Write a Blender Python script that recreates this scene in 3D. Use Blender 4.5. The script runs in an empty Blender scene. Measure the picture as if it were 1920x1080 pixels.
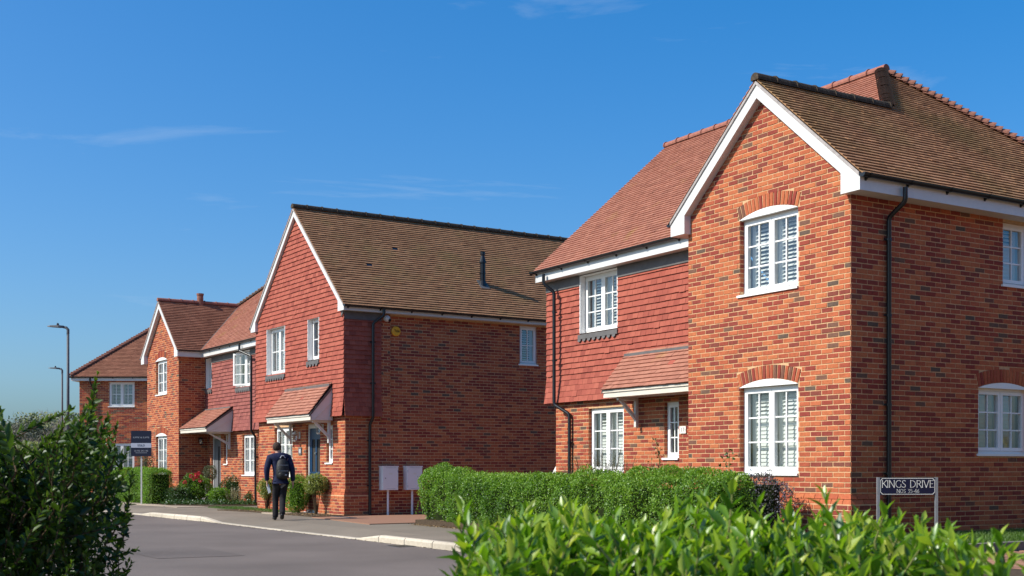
import bpy, math, random
import numpy as np
from mathutils import Vector, Matrix

random.seed(7)
rng = np.random.default_rng(7)
V = Vector
sc = bpy.context.scene
COL = sc.collection

# ------------------------------------------------------------------ camera
cam_d = bpy.data.cameras.new('camera')
cam = bpy.data.objects.new('camera', cam_d)
COL.objects.link(cam)
cam.location = (0, 0, 1.3)
cam.rotation_euler = (math.pi / 2, 0, 0)
cam_d.sensor_width = 36
cam_d.lens = 43.125
cam_d.shift_y = 0.17448
cam_d.clip_start = 0.05
cam_d.clip_end = 5000
cam_d.dof.use_dof = True
cam_d.dof.focus_distance = 21
cam_d.dof.aperture_fstop = 9.5
sc.camera = cam

# ------------------------------------------------------------------ sky and sun
SUN_EL = math.radians(40)
SUN_HEAD = math.radians(17)            # compass the light travels towards, from +x
world = bpy.data.worlds.new('World')
sc.world = world
world.use_nodes = True
nt = world.node_tree
nt.nodes.clear()
w_out = nt.nodes.new('ShaderNodeOutputWorld')
w_bg = nt.nodes.new('ShaderNodeBackground')
sky = nt.nodes.new('ShaderNodeTexSky')
sky.sky_type = 'NISHITA'
sky.sun_disc = False
sky.sun_elevation = SUN_EL
sky.sun_rotation = math.radians(180 + 73)
sky.air_density = 1.0
sky.dust_density = 4.0
sky.ozone_density = 2.0
sky.altitude = 600
w_bg.inputs['Strength'].default_value = 0.13
# thin high cirrus
tc = nt.nodes.new('ShaderNodeTexCoord')
mp = nt.nodes.new('ShaderNodeMapping')
mp.inputs['Rotation'].default_value = (0, 0.12, 0.2)
mp.inputs['Location'].default_value = (0.37, 0.81, 0.53)
mp.inputs['Scale'].default_value = (2.2, 2.2, 16.0)
nz = nt.nodes.new('ShaderNodeTexNoise')
nz.inputs['Scale'].default_value = 1.7
nz.inputs['Detail'].default_value = 7
nz.inputs['Roughness'].default_value = 0.6
nz.inputs['Distortion'].default_value = 0.6
rp = nt.nodes.new('ShaderNodeValToRGB')
rp.color_ramp.elements[0].position = 0.60
rp.color_ramp.elements[0].color = (0, 0, 0, 1)
rp.color_ramp.elements[1].position = 0.85
rp.color_ramp.elements[1].color = (0.40, 0.40, 0.40, 1)
mx = nt.nodes.new('ShaderNodeMixRGB')
mx.inputs['Color2'].default_value = (3.4, 4.1, 5.0, 1)
hs = nt.nodes.new('ShaderNodeHueSaturation')
hs.inputs['Saturation'].default_value = 1.54
gm = nt.nodes.new('ShaderNodeGamma')
gm.inputs[1].default_value = 0.75
tint = nt.nodes.new('ShaderNodeVectorMath')
tint.operation = 'MULTIPLY'
tint.inputs[1].default_value = (0.80, 1.16, 1.50)
nt.links.new(tc.outputs['Generated'], mp.inputs['Vector'])
nt.links.new(mp.outputs[0], nz.inputs['Vector'])
nt.links.new(nz.outputs['Fac'], rp.inputs[0])
nt.links.new(rp.outputs[0], mx.inputs['Fac'])
nt.links.new(sky.outputs[0], hs.inputs['Color'])
nt.links.new(hs.outputs[0], gm.inputs[0])
nt.links.new(gm.outputs[0], tint.inputs[0])
nt.links.new(tint.outputs[0], mx.inputs['Color1'])
nt.links.new(mx.outputs[0], w_bg.inputs['Color'])
nt.links.new(w_bg.outputs[0], w_out.inputs[0])

sun_d = bpy.data.lights.new('sun', 'SUN')
sun_d.energy = 4.3
sun_d.angle = math.radians(0.5)
sun_d.color = (1.0, 0.93, 0.82)
sun = bpy.data.objects.new('sun', sun_d)
COL.objects.link(sun)
sun.location = (-20, -10, 30)
sun.rotation_euler = V((math.cos(SUN_HEAD) * math.cos(SUN_EL), math.sin(SUN_HEAD) * math.cos(SUN_EL),
                        -math.sin(SUN_EL))).to_track_quat('-Z', 'Y').to_euler()
sc.view_settings.view_transform = 'Standard'
sc.view_settings.look = 'None'
sc.view_settings.exposure = 0.45
sc.view_settings.gamma = 1.0
sc.view_settings.use_curve_mapping = False
sc.render.engine = 'CYCLES'
sc.cycles.use_denoising = True
sc.cycles.max_bounces = 8
sc.cycles.diffuse_bounces = 5
sc.cycles.transparent_max_bounces = 12
sc.cycles.caustics_reflective = False
sc.cycles.caustics_refractive = False

# ------------------------------------------------------------------ materials
def new_mat(name):
    m = bpy.data.materials.new(name)
    m.use_nodes = True
    return m, m.node_tree, m.node_tree.nodes['Principled BSDF']

def noise_bump(t, b, scale, strength, detail=4, dist=0.02):
    c = t.nodes.new('ShaderNodeTexCoord')
    n = t.nodes.new('ShaderNodeTexNoise')
    n.inputs['Scale'].default_value = scale
    n.inputs['Detail'].default_value = detail
    bp = t.nodes.new('ShaderNodeBump')
    bp.inputs['Strength'].default_value = strength
    bp.inputs['Distance'].default_value = dist
    t.links.new(c.outputs['Object'], n.inputs['Vector'])
    t.links.new(n.outputs['Fac'], bp.inputs['Height'])
    t.links.new(bp.outputs[0], b.inputs['Normal'])
    return n

def plain(name, col, rough=0.6, spec=0.4, var=0.0, scale=8.0, bump=0.0, metal=0.0, coord='Object'):
    m, t, b = new_mat(name)
    b.inputs['Base Color'].default_value = (*col, 1)
    b.inputs['Roughness'].default_value = rough
    b.inputs['Specular IOR Level'].default_value = spec
    b.inputs['Metallic'].default_value = metal
    if var:
        c = t.nodes.new('ShaderNodeTexCoord')
        n = t.nodes.new('ShaderNodeTexNoise')
        n.inputs['Scale'].default_value = scale
        n.inputs['Detail'].default_value = 6
        n.inputs['Roughness'].default_value = 0.65
        r = t.nodes.new('ShaderNodeValToRGB')
        r.color_ramp.elements[0].position = 0.3
        r.color_ramp.elements[1].position = 0.7
        r.color_ramp.elements[0].color = (*[x * (1 - var) for x in col], 1)
        r.color_ramp.elements[1].color = (*[min(1, x * (1 + var)) for x in col], 1)
        t.links.new(c.outputs[coord], n.inputs['Vector'])
        t.links.new(n.outputs['Fac'], r.inputs[0])
        t.links.new(r.outputs[0], b.inputs['Base Color'])
    if bump:
        noise_bump(t, b, scale * 6, bump)
    return m

def toned(name, stops, rough=0.85, spec=0.2, nscale=14.0, nvar=0.25, bump=0.35, bscale=90.0, patch=None):
    """colour from the face attribute 'tone' through a ramp, mottled by noise; patch = (colour, scale, lo, hi) adds lichen or dirt"""
    m, t, b = new_mat(name)
    a = t.nodes.new('ShaderNodeAttribute')
    a.attribute_name = 'tone'
    r = t.nodes.new('ShaderNodeValToRGB')
    el = r.color_ramp.elements
    while len(el) < len(stops):
        el.new(0.5)
    for e, (p, c) in zip(el, stops):
        e.position = p
        e.color = (*c, 1)
    t.links.new(a.outputs['Fac'], r.inputs[0])
    c = t.nodes.new('ShaderNodeTexCoord')
    n = t.nodes.new('ShaderNodeTexNoise')
    n.inputs['Scale'].default_value = nscale
    n.inputs['Detail'].default_value = 5
    n.inputs['Roughness'].default_value = 0.7
    geo = t.nodes.new('ShaderNodeNewGeometry')
    t.links.new(geo.outputs['Position'], n.inputs['Vector'])
    mr = t.nodes.new('ShaderNodeMapRange')
    mr.inputs['From Min'].default_value = 0.25
    mr.inputs['From Max'].default_value = 0.75
    mr.inputs['To Min'].default_value = 1 - nvar
    mr.inputs['To Max'].default_value = 1 + nvar
    t.links.new(n.outputs['Fac'], mr.inputs[0])
    mu = t.nodes.new('ShaderNodeVectorMath')
    mu.operation = 'MULTIPLY'
    t.links.new(r.outputs[0], mu.inputs[0])
    t.links.new(mr.outputs[0], mu.inputs[1])
    last = mu.outputs[0]
    if patch:
        pc, ps, lo, hi, amt = patch
        n2 = t.nodes.new('ShaderNodeTexNoise')
        n2.inputs['Scale'].default_value = ps
        n2.inputs['Detail'].default_value = 6
        n2.inputs['Roughness'].default_value = 0.6
        t.links.new(geo.outputs['Position'], n2.inputs['Vector'])
        m2 = t.nodes.new('ShaderNodeMapRange')
        m2.inputs['From Min'].default_value = lo
        m2.inputs['From Max'].default_value = hi
        m2.inputs['To Max'].default_value = amt
        t.links.new(n2.outputs['Fac'], m2.inputs[0])
        mm = t.nodes.new('ShaderNodeMixRGB')
        mm.inputs['Color2'].default_value = (*pc, 1)
        t.links.new(m2.outputs[0], mm.inputs['Fac'])
        t.links.new(last, mm.inputs['Color1'])
        last = mm.outputs[0]
    t.links.new(last, b.inputs['Base Color'])
    b.inputs['Roughness'].default_value = rough
    b.inputs['Specular IOR Level'].default_value = spec
    if bump:
        n3 = t.nodes.new('ShaderNodeTexNoise')
        n3.inputs['Scale'].default_value = bscale
        n3.inputs['Detail'].default_value = 4
        t.links.new(geo.outputs['Position'], n3.inputs['Vector'])
        bp = t.nodes.new('ShaderNodeBump')
        bp.inputs['Strength'].default_value = bump
        bp.inputs['Distance'].default_value = 0.006
        t.links.new(n3.outputs['Fac'], bp.inputs['Height'])
        t.links.new(bp.outputs[0], b.inputs['Normal'])
    return m

def leaf_mat(name, stops, trans=0.4, gloss=0.06, rough=0.35):
    m = bpy.data.materials.new(name)
    m.use_nodes = True
    t = m.node_tree
    t.nodes.clear()
    out = t.nodes.new('ShaderNodeOutputMaterial')
    a = t.nodes.new('ShaderNodeAttribute')
    a.attribute_name = 'tone'
    r = t.nodes.new('ShaderNodeValToRGB')
    el = r.color_ramp.elements
    while len(el) < len(stops):
        el.new(0.5)
    for e, (p, c) in zip(el, stops):
        e.position = p
        e.color = (*c, 1)
    t.links.new(a.outputs['Fac'], r.inputs[0])
    d = t.nodes.new('ShaderNodeBsdfDiffuse')
    tr = t.nodes.new('ShaderNodeBsdfTranslucent')
    br = t.nodes.new('ShaderNodeMixRGB')
    br.blend_type = 'MULTIPLY'
    br.inputs['Fac'].default_value = 1
    br.inputs['Color2'].default_value = (1.15, 1.25, 0.55, 1)
    t.links.new(r.outputs[0], d.inputs['Color'])
    t.links.new(r.outputs[0], br.inputs['Color1'])
    t.links.new(br.outputs[0], tr.inputs['Color'])
    m1 = t.nodes.new('ShaderNodeMixShader')
    m1.inputs[0].default_value = trans
    t.links.new(d.outputs[0], m1.inputs[1])
    t.links.new(tr.outputs[0], m1.inputs[2])
    g = t.nodes.new('ShaderNodeBsdfGlossy')
    g.inputs['Roughness'].default_value = rough
    g.inputs['Color'].default_value = (0.9, 0.95, 1, 1)
    m2 = t.nodes.new('ShaderNodeMixShader')
    m2.inputs[0].default_value = gloss
    t.links.new(m1.outputs[0], m2.inputs[1])
    t.links.new(g.outputs[0], m2.inputs[2])
    t.links.new(m2.outputs[0], out.inputs[0])
    return m

def glass_mat(name, base=0.17):
    m = bpy.data.materials.new(name)
    m.use_nodes = True
    t = m.node_tree
    t.nodes.clear()
    out = t.nodes.new('ShaderNodeOutputMaterial')
    tr = t.nodes.new('ShaderNodeBsdfTransparent')
    tr.inputs['Color'].default_value = (0.86, 0.9, 0.9, 1)
    g = t.nodes.new('ShaderNodeBsdfGlossy')
    g.inputs['Roughness'].default_value = 0.01
    # Schlick reflectance that is the same from both sides of the pane
    geo = t.nodes.new('ShaderNodeNewGeometry')
    dt = t.nodes.new('ShaderNodeVectorMath')
    dt.operation = 'DOT_PRODUCT'
    t.links.new(geo.outputs['Incoming'], dt.inputs[0])
    t.links.new(geo.outputs['Normal'], dt.inputs[1])
    last = dt.outputs['Value']
    for op, a1, a2 in (('ABSOLUTE', None, None), ('MULTIPLY_ADD', -1.0, 1.0), ('POWER', 4.0, None), ('MULTIPLY_ADD', 1 - base, base)):
        nd = t.nodes.new('ShaderNodeMath')
        nd.operation = op
        nd.use_clamp = True
        if a1 is not None: nd.inputs[1].default_value = a1
        if a2 is not None: nd.inputs[2].default_value = a2
        t.links.new(last, nd.inputs[0])
        last = nd.outputs[0]
    mxs = t.nodes.new('ShaderNodeMixShader')
    t.links.new(last, mxs.inputs[0])
    t.links.new(tr.outputs[0], mxs.inputs[1])
    t.links.new(g.outputs[0], mxs.inputs[2])
    t.links.new(mxs.outputs[0], out.inputs[0])
    return m

M = {}
BR = [(0.0, (0.455, 0.144, 0.062)), (0.30, (0.425, 0.117, 0.055)), (0.50, (0.35, 0.085, 0.046)),
      (0.66, (0.250, 0.049, 0.036)), (0.86, (0.205, 0.058, 0.042)), (0.94, (0.165, 0.088, 0.060)), (1.0, (0.110, 0.080, 0.062))]
M['brick'] = toned('brick', BR, nscale=22, nvar=0.22, bump=0.55, bscale=120, spec=0.12)
M['mortar'] = plain('mortar', (0.585, 0.37, 0.205), 0.95, 0.1, 0.18, 14, 0.4)
WT = [(0.0, (0.37, 0.106, 0.072)), (0.6, (0.325, 0.086, 0.060)), (1.0, (0.25, 0.064, 0.046))]
M['wall_tile'] = toned('clay wall tile', WT, nscale=6, nvar=0.12, bump=0.15, bscale=60, spec=0.15)
WT3 = [(0.0, (0.30, 0.105, 0.085)), (0.6, (0.26, 0.085, 0.072)), (1.0, (0.20, 0.066, 0.058))]
M['wall_tile_dull'] = toned('dull clay wall tile', WT3, nscale=6, nvar=0.12, bump=0.15, bscale=60, spec=0.15)
RF = [(0.0, (0.40, 0.185, 0.128)), (0.6, (0.345, 0.150, 0.105)), (1.0, (0.28, 0.12, 0.085))]
M['roof_clean'] = toned('clay roof tile', RF, nscale=5, nvar=0.15, bump=0.2, bscale=70, spec=0.1, patch=((0.36, 0.235, 0.075), 1.3, 0.60, 0.76, 0.55))
RM = [(0.0, (0.325, 0.178, 0.098)), (0.6, (0.285, 0.149, 0.081)), (1.0, (0.235, 0.118, 0.066))]
M['roof_moss'] = toned('weathered roof tile', RM, nscale=1.4, nvar=0.18, bump=0.3, bscale=60, spec=0.05,
                       patch=((0.22, 0.175, 0.07), 1.1, 0.52, 0.75, 0.55))
RM1 = [(0.0, (0.40, 0.215, 0.118)), (0.6, (0.345, 0.178, 0.096)), (1.0, (0.27, 0.137, 0.078))]
M['roof_part'] = toned('part weathered roof tile', RM1, nscale=0.9, nvar=0.3, bump=0.3, bscale=60, spec=0.05,
                       patch=((0.21, 0.16, 0.065), 0.7, 0.45, 0.7, 0.6))
M['roof_far'] = toned('brown roof tile', [(0.0, (0.27, 0.125, 0.080)), (0.6, (0.23, 0.100, 0.065)), (1.0, (0.18, 0.08, 0.052))], nscale=1.2, nvar=0.22, bump=0.2, bscale=60, spec=0.08)
M['ridge'] = plain('ridge tile', (0.285, 0.118, 0.086), 0.85, 0.15, 0.3, 9, 0.3)
M['ridge_dark'] = plain('lichened ridge tile', (0.075, 0.058, 0.044), 0.95, 0.1, 0.5, 14, 0.5)
M['bonnet_dark'] = plain('shaded lichened bonnet tile', (0.15, 0.105, 0.082), 0.95, 0.1, 0.45, 16, 0.5)  # lichen, plus the hip's shaded side darkened into the colour
M['bonnet'] = plain('bonnet tile', (0.27, 0.125, 0.09), 0.9, 0.1, 0.35, 11, 0.4)
M['underlay'] = plain('roof felt', (0.045, 0.032, 0.026), 0.95, 0.1)
M['white'] = plain('white plastic', (0.655, 0.645, 0.625), 0.32, 0.45, 0.06, 5)
M['upvc'] = plain('white window plastic', (0.82, 0.81, 0.79), 0.3, 0.5, 0.03, 3)  # brighter than the board white: fill light on shaded frames put into the colour
M['white_paint'] = plain('white painted board', (0.64, 0.62, 0.58), 0.5, 0.35, 0.05, 4)
M['cream'] = plain('cream painted wood', (0.66, 0.60, 0.51), 0.5, 0.35, 0.06, 5)
M['black'] = plain('black plastic', (0.012, 0.012, 0.014), 0.28, 0.5)
M['lead'] = plain('lead flashing', (0.115, 0.108, 0.105), 0.6, 0.4, 0.2, 6)
M['verge'] = plain('verge mortar', (0.40, 0.36, 0.345), 0.95, 0.1, 0.25, 16, 0.5)
M['glass'] = glass_mat('window glass')
M['dark'] = plain('dim room', (0.05, 0.045, 0.04), 0.9, 0.1)
M['blind'] = plain('white shutter', (0.82, 0.81, 0.77), 0.5, 0.3)
M['reflected_tan'] = plain('reflected tan', (0.62, 0.47, 0.27), 0.7, 0.2, 0.1, 5)  # reflection of a sunlit wall, put into the colour of these slats
M['blue_door'] = plain('blue door paint', (0.004, 0.034, 0.090), 0.35, 0.5, 0.05, 6)
M['grey_door'] = plain('grey door paint', (0.17, 0.18, 0.19), 0.4, 0.5)
M['chrome'] = plain('steel', (0.55, 0.55, 0.56), 0.3, 0.5, 0, 8, 0, 1.0)
M['lamp_grey'] = plain('dark grey lamp post', (0.10, 0.105, 0.115), 0.6, 0.3, 0.1, 12)
M['galv'] = plain('galvanised steel', (0.34, 0.36, 0.38), 0.5, 0.5, 0.12, 25, 0, 0.6)
M['asphalt'] = None

# ------------------------------------------------------------------ mesh helpers
class MB:
    def __init__(s):
        s.v = []; s.f = []; s.t = []
    def poly(s, pts, tone=0.5):
        n = len(s.v)
        s.v.extend([tuple(p) for p in pts])
        s.f.append(tuple(range(n, n + len(pts))))
        s.t.append(tone)
    def hexa(s, p, tone=0.5, skip=()):
        """p: 8 points, 0-3 bottom ring, 4-7 top ring above them"""
        n = len(s.v)
        s.v.extend([tuple(q) for q in p])
        for k, f in enumerate(((0, 3, 2, 1), (4, 5, 6, 7), (0, 1, 5, 4), (1, 2, 6, 5), (2, 3, 7, 6), (3, 0, 4, 7))):
            if k in skip:
                continue
            s.f.append(tuple(n + i for i in f)); s.t.append(tone)
    def box(s, x0, x1, y0, y1, z0, z1, tone=0.5):
        s.hexa([(x0, y0, z0), (x1, y0, z0), (x1, y1, z0), (x0, y1, z0), (x0, y0, z1), (x1, y0, z1), (x1, y1, z1), (x0, y1, z1)], tone)
    def fbox(s, fr, a0, a1, b0, b1, c0, c1, tone=0.5):
        """box in a wall frame: along, up, outwards"""
        P = fr.p
        s.hexa([P(a0, b0, c0), P(a1, b0, c0), P(a1, b0, c1), P(a0, b0, c1), P(a0, b1, c0), P(a1, b1, c0), P(a1, b1, c1), P(a0, b1, c1)], tone)
    def prism(s, pts, off, tone=0.5):
        """polygon swept by the vector off"""
        a = [V(p) for p in pts]; b = [p + V(off) for p in a]
        n = len(s.v); k = len(a)
        s.v.extend([tuple(p) for p in a + b])
        s.f.append(tuple(range(n + k - 1, n - 1, -1))); s.t.append(tone)
        s.f.append(tuple(range(n + k, n + 2 * k))); s.t.append(tone)
        for i in range(k):
            j = (i + 1) % k
            s.f.append((n + i, n + j, n + k + j, n + k + i)); s.t.append(tone)
    def tube(s, path, r, seg=8, cap=True, tone=0.5, up=None):
        pts = [V(p) for p in path]
        rr = r if isinstance(r, (list, tuple)) else [r] * len(pts)
        rings = []
        ref = None
        for i, p in enumerate(pts):
            d = (pts[min(i + 1, len(pts) - 1)] - pts[max(i - 1, 0)]).normalized()
            if ref is None:
                ref = V((0, 0, 1)) if abs(d.z) < 0.9 else V((1, 0, 0))
            a = d.cross(ref).normalized(); b = d.cross(a).normalized()
            ref = -b if False else ref
            n = len(s.v)
            s.v.extend([tuple(p + a * (rr[i] * math.cos(2 * math.pi * k / seg)) + b * (rr[i] * math.sin(2 * math.pi * k / seg))) for k in range(seg)])
            rings.append(n)
        for i in range(len(rings) - 1):
            for k in range(seg):
                k2 = (k + 1) % seg
                s.f.append((rings[i] + k, rings[i] + k2, rings[i + 1] + k2, rings[i + 1] + k)); s.t.append(tone)
        if cap:
            s.f.append(tuple(rings[0] + k for k in range(seg))[::-1]); s.t.append(tone)
            s.f.append(tuple(rings[-1] + k for k in range(seg))); s.t.append(tone)
    def mesh(s, name, mat, smooth=False):
        me = bpy.data.meshes.new(name)
        me.from_pydata(s.v, [], s.f)
        at = me.attributes.new('tone', 'FLOAT', 'FACE')
        at.data.foreach_set('value', s.t)
        if smooth:
            me.polygons.foreach_set('use_smooth', [True] * len(s.f))
        me.materials.append(mat)
        me.update()
        return me
    def build(s, name, mat, parent=None, smooth=False, **props):
        return link(name, s.mesh(name, mat, smooth), parent, **props)

def link(name, me, parent=None, mtx=None, **props):
    o = bpy.data.objects.new(name, me)
    COL.objects.link(o)
    if parent is not None:
        o.parent = parent
    if mtx is not None:
        o.matrix_basis = mtx
    for k, v in props.items():
        o[k] = v
    return o

def thing(name, label, cat, loc, rz=0.0, group=None):
    o = bpy.data.objects.new(name, None)
    o.empty_display_size = 0.3
    COL.objects.link(o)
    o.location = loc
    o.rotation_euler = (0, 0, rz)
    o['label'] = label
    o['category'] = cat
    if group:
        o['group'] = group
    return o

def tag(o, label, cat, group=None):
    o['label'] = label
    o['category'] = cat
    if group:
        o['group'] = group
    return o

class Fr:
    """a wall or slope frame: origin, along, up and outward axes, in the house's own coordinates"""
    def __init__(s, o, a, u, n=None):
        s.o = V(o); s.a = V(a).normalized(); s.u = V(u).normalized()
        s.n = V(n).normalized() if n is not None else s.a.cross(s.u).normalized()
    def p(s, a, b, c=0.0):
        return s.o + s.a * a + s.u * b + s.n * c
    def mtx(s, a, b, c=0.0):
        q = s.p(a, b, c)
        return Matrix(((s.a.x, s.n.x, s.u.x, q.x), (s.a.y, s.n.y, s.u.y, q.y), (s.a.z, s.n.z, s.u.z, q.z), (0, 0, 0, 1)))

def subtract(iv, holes):
    out = [iv]
    for h in holes:
        nx = []
        for a, b in out:
            if h[1] <= a or h[0] >= b:
                nx.append((a, b))
            else:
                if h[0] > a: nx.append((a, h[0]))
                if h[1] < b: nx.append((h[1], b))
        out = nx
    return out

def scan(poly, y):
    xs = []
    for i in range(len(poly)):
        (x0, y0), (x1, y1) = poly[i], poly[(i + 1) % len(poly)]
        if (y0 <= y) != (y1 <= y):
            xs.append(x0 + (x1 - x0) * (y - y0) / (y1 - y0))
    xs.sort()
    return [(xs[i], xs[i + 1]) for i in range(0, len(xs) - 1, 2)]

BRICK_TONES = [0.02, 0.1, 0.18, 0.25, 0.3, 0.35, 0.42, 0.5, 0.56, 0.62, 0.68, 0.72, 0.78, 0.86, 0.93, 0.99]
def brick_tone():
    r = random.random()
    if r < 0.50: return random.uniform(0.0, 0.46)
    if r < 0.88: return random.uniform(0.48, 0.76)
    if r < 0.96: return random.uniform(0.76, 0.88)
    return random.uniform(0.9, 1.0)

def brick_shape(mb, P, w, h, d, tone, j=0.0022):
    """a rough brick face of width w, height h, depth d from P(a,b,c)"""
    def r(): return random.uniform(-j, j)
    e = 0.004
    n = len(mb.v)
    mb.v.extend([tuple(P(*q)) for q in (
        (0, 0, -0.004), (w, 0, -0.004), (w, h, -0.004), (0, h, -0.004),
        (e + r(), e + r(), d + r()), (w - e + r(), e + r(), d + r()), (w - e + r(), h - e + r(), d + r()), (e + r(), h - e + r(), d + r()))])
    for f in ((4, 5, 6, 7), (0, 1, 5, 4), (1, 2, 6, 5), (2, 3, 7, 6), (3, 0, 4, 7)):
        mb.f.append(tuple(n + i for i in f)); mb.t.append(tone)

_brick_lib = []
def brick_lib():
    if not _brick_lib:
        for t in BRICK_TONES:
            for k in range(2):
                mb = MB()
                brick_shape(mb, lambda a, b, c: (a, -c, b), 0.215, 0.065, 0.006, t, 0.0025)
                # outward is +y in Fr.mtx columns (a, n, u): flip sign so it points along n
                mb.v = [(x, -y, z) for x, y, z in mb.v]
                _brick_lib.append((t, mb.mesh('brick', M['brick'])))
    return _brick_lib

def lay_bricks(fr, outline, holes, wall, singles=0, near=None, ring=(), base=0.0, off=0, rest_name='brickwork', lim=None):
    """stretcher courses in a wall frame; outline in (along, up); holes (a0,a1,b0,b1); ring: arches (centre, zc, radius)"""
    zs = [p[1] for p in outline]
    i0 = int(math.floor((min(zs) - base) / 0.075)); i1 = int(math.ceil((max(zs) - base) / 0.075))
    cand = []
    for i in range(i0, i1 + 1):
        z = base + i * 0.075
        zm = z + 0.0375
        hs_ = [(h[0], h[1]) for h in holes if h[2] - 0.02 < zm < h[3] + 0.02]
        for cx, cz, R, zmin, half, tan in ring:
            if zm > zmin - 0.03 and abs(zm - cz) < R:
                c = min(math.sqrt(R * R - (zm - cz) ** 2), half + (zm - zmin) * tan + 0.006)
                hs_.append((cx - c, cx + c))
        for iv in scan(outline, zm):
            for a, b in subtract(iv, hs_):
                o_ = 0.1125 if (i + off) % 2 else 0.0
                k = int(math.floor((a - o_) / 0.225)) - 1
                while True:
                    x0 = o_ + k * 0.225
                    k += 1
                    if x0 > b: break
                    x1 = x0 + 0.225
                    y0, y1 = max(x0 + 0.005, a), min(x1 - 0.005, b)
                    if y1 - y0 < 0.018: continue
                    if lim and not (lim[0] <= 0.5 * (y0 + y1) <= lim[1]): continue
                    cand.append((y0, z + 0.005, y1 - y0))
    if singles and near:
        full = [c for c in cand if c[2] > 0.2]
        nx, nz_ = near
        full.sort(key=lambda c: (c[0] - nx) ** 2 + 0.5 * (c[1] - nz_) ** 2)
        pick = set(full[:singles])
    else:
        pick = ()
    mb = MB()
    lib = brick_lib()
    for c in cand:
        if c in pick:
            t = brick_tone()
            me = min(random.sample(lib, 12), key=lambda q: abs(q[0] - t))[1]
            link('brick', me, wall, fr.mtx(c[0], c[1], random.uniform(-0.0015, 0.0015)))
        else:
            brick_shape(mb, lambda a, b, cc, c=c: fr.p(c[0] + a, c[1] + b, cc), c[2], 0.065, 0.006 + random.uniform(-0.002, 0.002), brick_tone())
    if mb.f:
        mb.build(rest_name, M['brick'], wall, kind='stuff')

def wall_sheet(fr, a0, a1, b0, b1, holes, name, mat, parent, extra=None, depth=0.1, rev_mat=None):
    """the wall itself: a sheet with its openings cut out, their reveals, and the gable piece above (extra polygon)"""
    xs = sorted({a0, a1, *[h[0] for h in holes], *[h[1] for h in holes]})
    zs = sorted({b0, b1, *[h[2] for h in holes], *[h[3] for h in holes]})
    xs = [x for x in xs if a0 <= x <= a1]; zs = [z for z in zs if b0 <= z <= b1]
    mb = MB()
    for i in range(len(xs) - 1):
        for j in range(len(zs) - 1):
            xm, zm = 0.5 * (xs[i] + xs[i + 1]), 0.5 * (zs[j] + zs[j + 1])
            if any(h[0] < xm < h[1] and h[2] < zm < h[3] for h in holes): continue
            mb.poly([fr.p(xs[i], zs[j]), fr.p(xs[i + 1], zs[j]), fr.p(xs[i + 1], zs[j + 1]), fr.p(xs[i], zs[j + 1])])
    if extra:
        mb.poly([fr.p(*q) for q in extra])
    for h in holes:
        A, B, C, D = h[:4]
        D2 = min(D, b1) if not extra else D
        for q in (((A, C), (A, D2)), ((B, D2), (B, C)), ((B, C), (A, C)), ((A, D2), (B, D2))):
            mb.poly([fr.p(*q[0]), fr.p(*q[1]), fr.p(*q[1], -depth), fr.p(*q[0], -depth)])
    return mb.build(name, mat, parent)

def reveal_bricks(fr, h, wall, depth=0.1, base=0.0):
    """brick ends lining the sides of an opening"""
    mb = MB()
    i = 0
    z = math.ceil((h[2] - base) / 0.075) * 0.075 + base
    while z < h[3] - 0.02:
        t = brick_tone()
        for s_, a in ((1, h[0]), (-1, h[1])):
            f2 = Fr(fr.p(a, 0, -0.002), -fr.n, fr.u, fr.a * s_)
            brick_shape(mb, lambda x, y, c: f2.p(x, z + 0.005 + y, c), depth - 0.004, 0.065, 0.004, t)
        z += 0.075
    mb.build('reveal_brickwork', M['brick'], wall, kind='stuff')

_tile_lib = {}
def tile_shape(mb, P, w, g, tone, lift=0.02, jit=0.0):
    k = random.uniform(-jit, jit)
    k2 = random.uniform(-jit, jit)
    n = len(mb.v)
    lo = -0.004 + k2
    mb.v.extend([tuple(P(*q)) for q in (
        (0, lo, 0.004), (w, lo + k2 * 0.5, 0.004), (w, lo + k2 * 0.5, lift + k), (0, lo, lift + k2),
        (0, g + 0.012, 0.003), (w, g + 0.012, 0.003))])
    for f in ((0, 1, 2, 3), (3, 2, 5, 4), (0, 3, 4), (1, 5, 2)):
        mb.f.append(tuple(n + i for i in f)); mb.t.append(tone)

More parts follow.
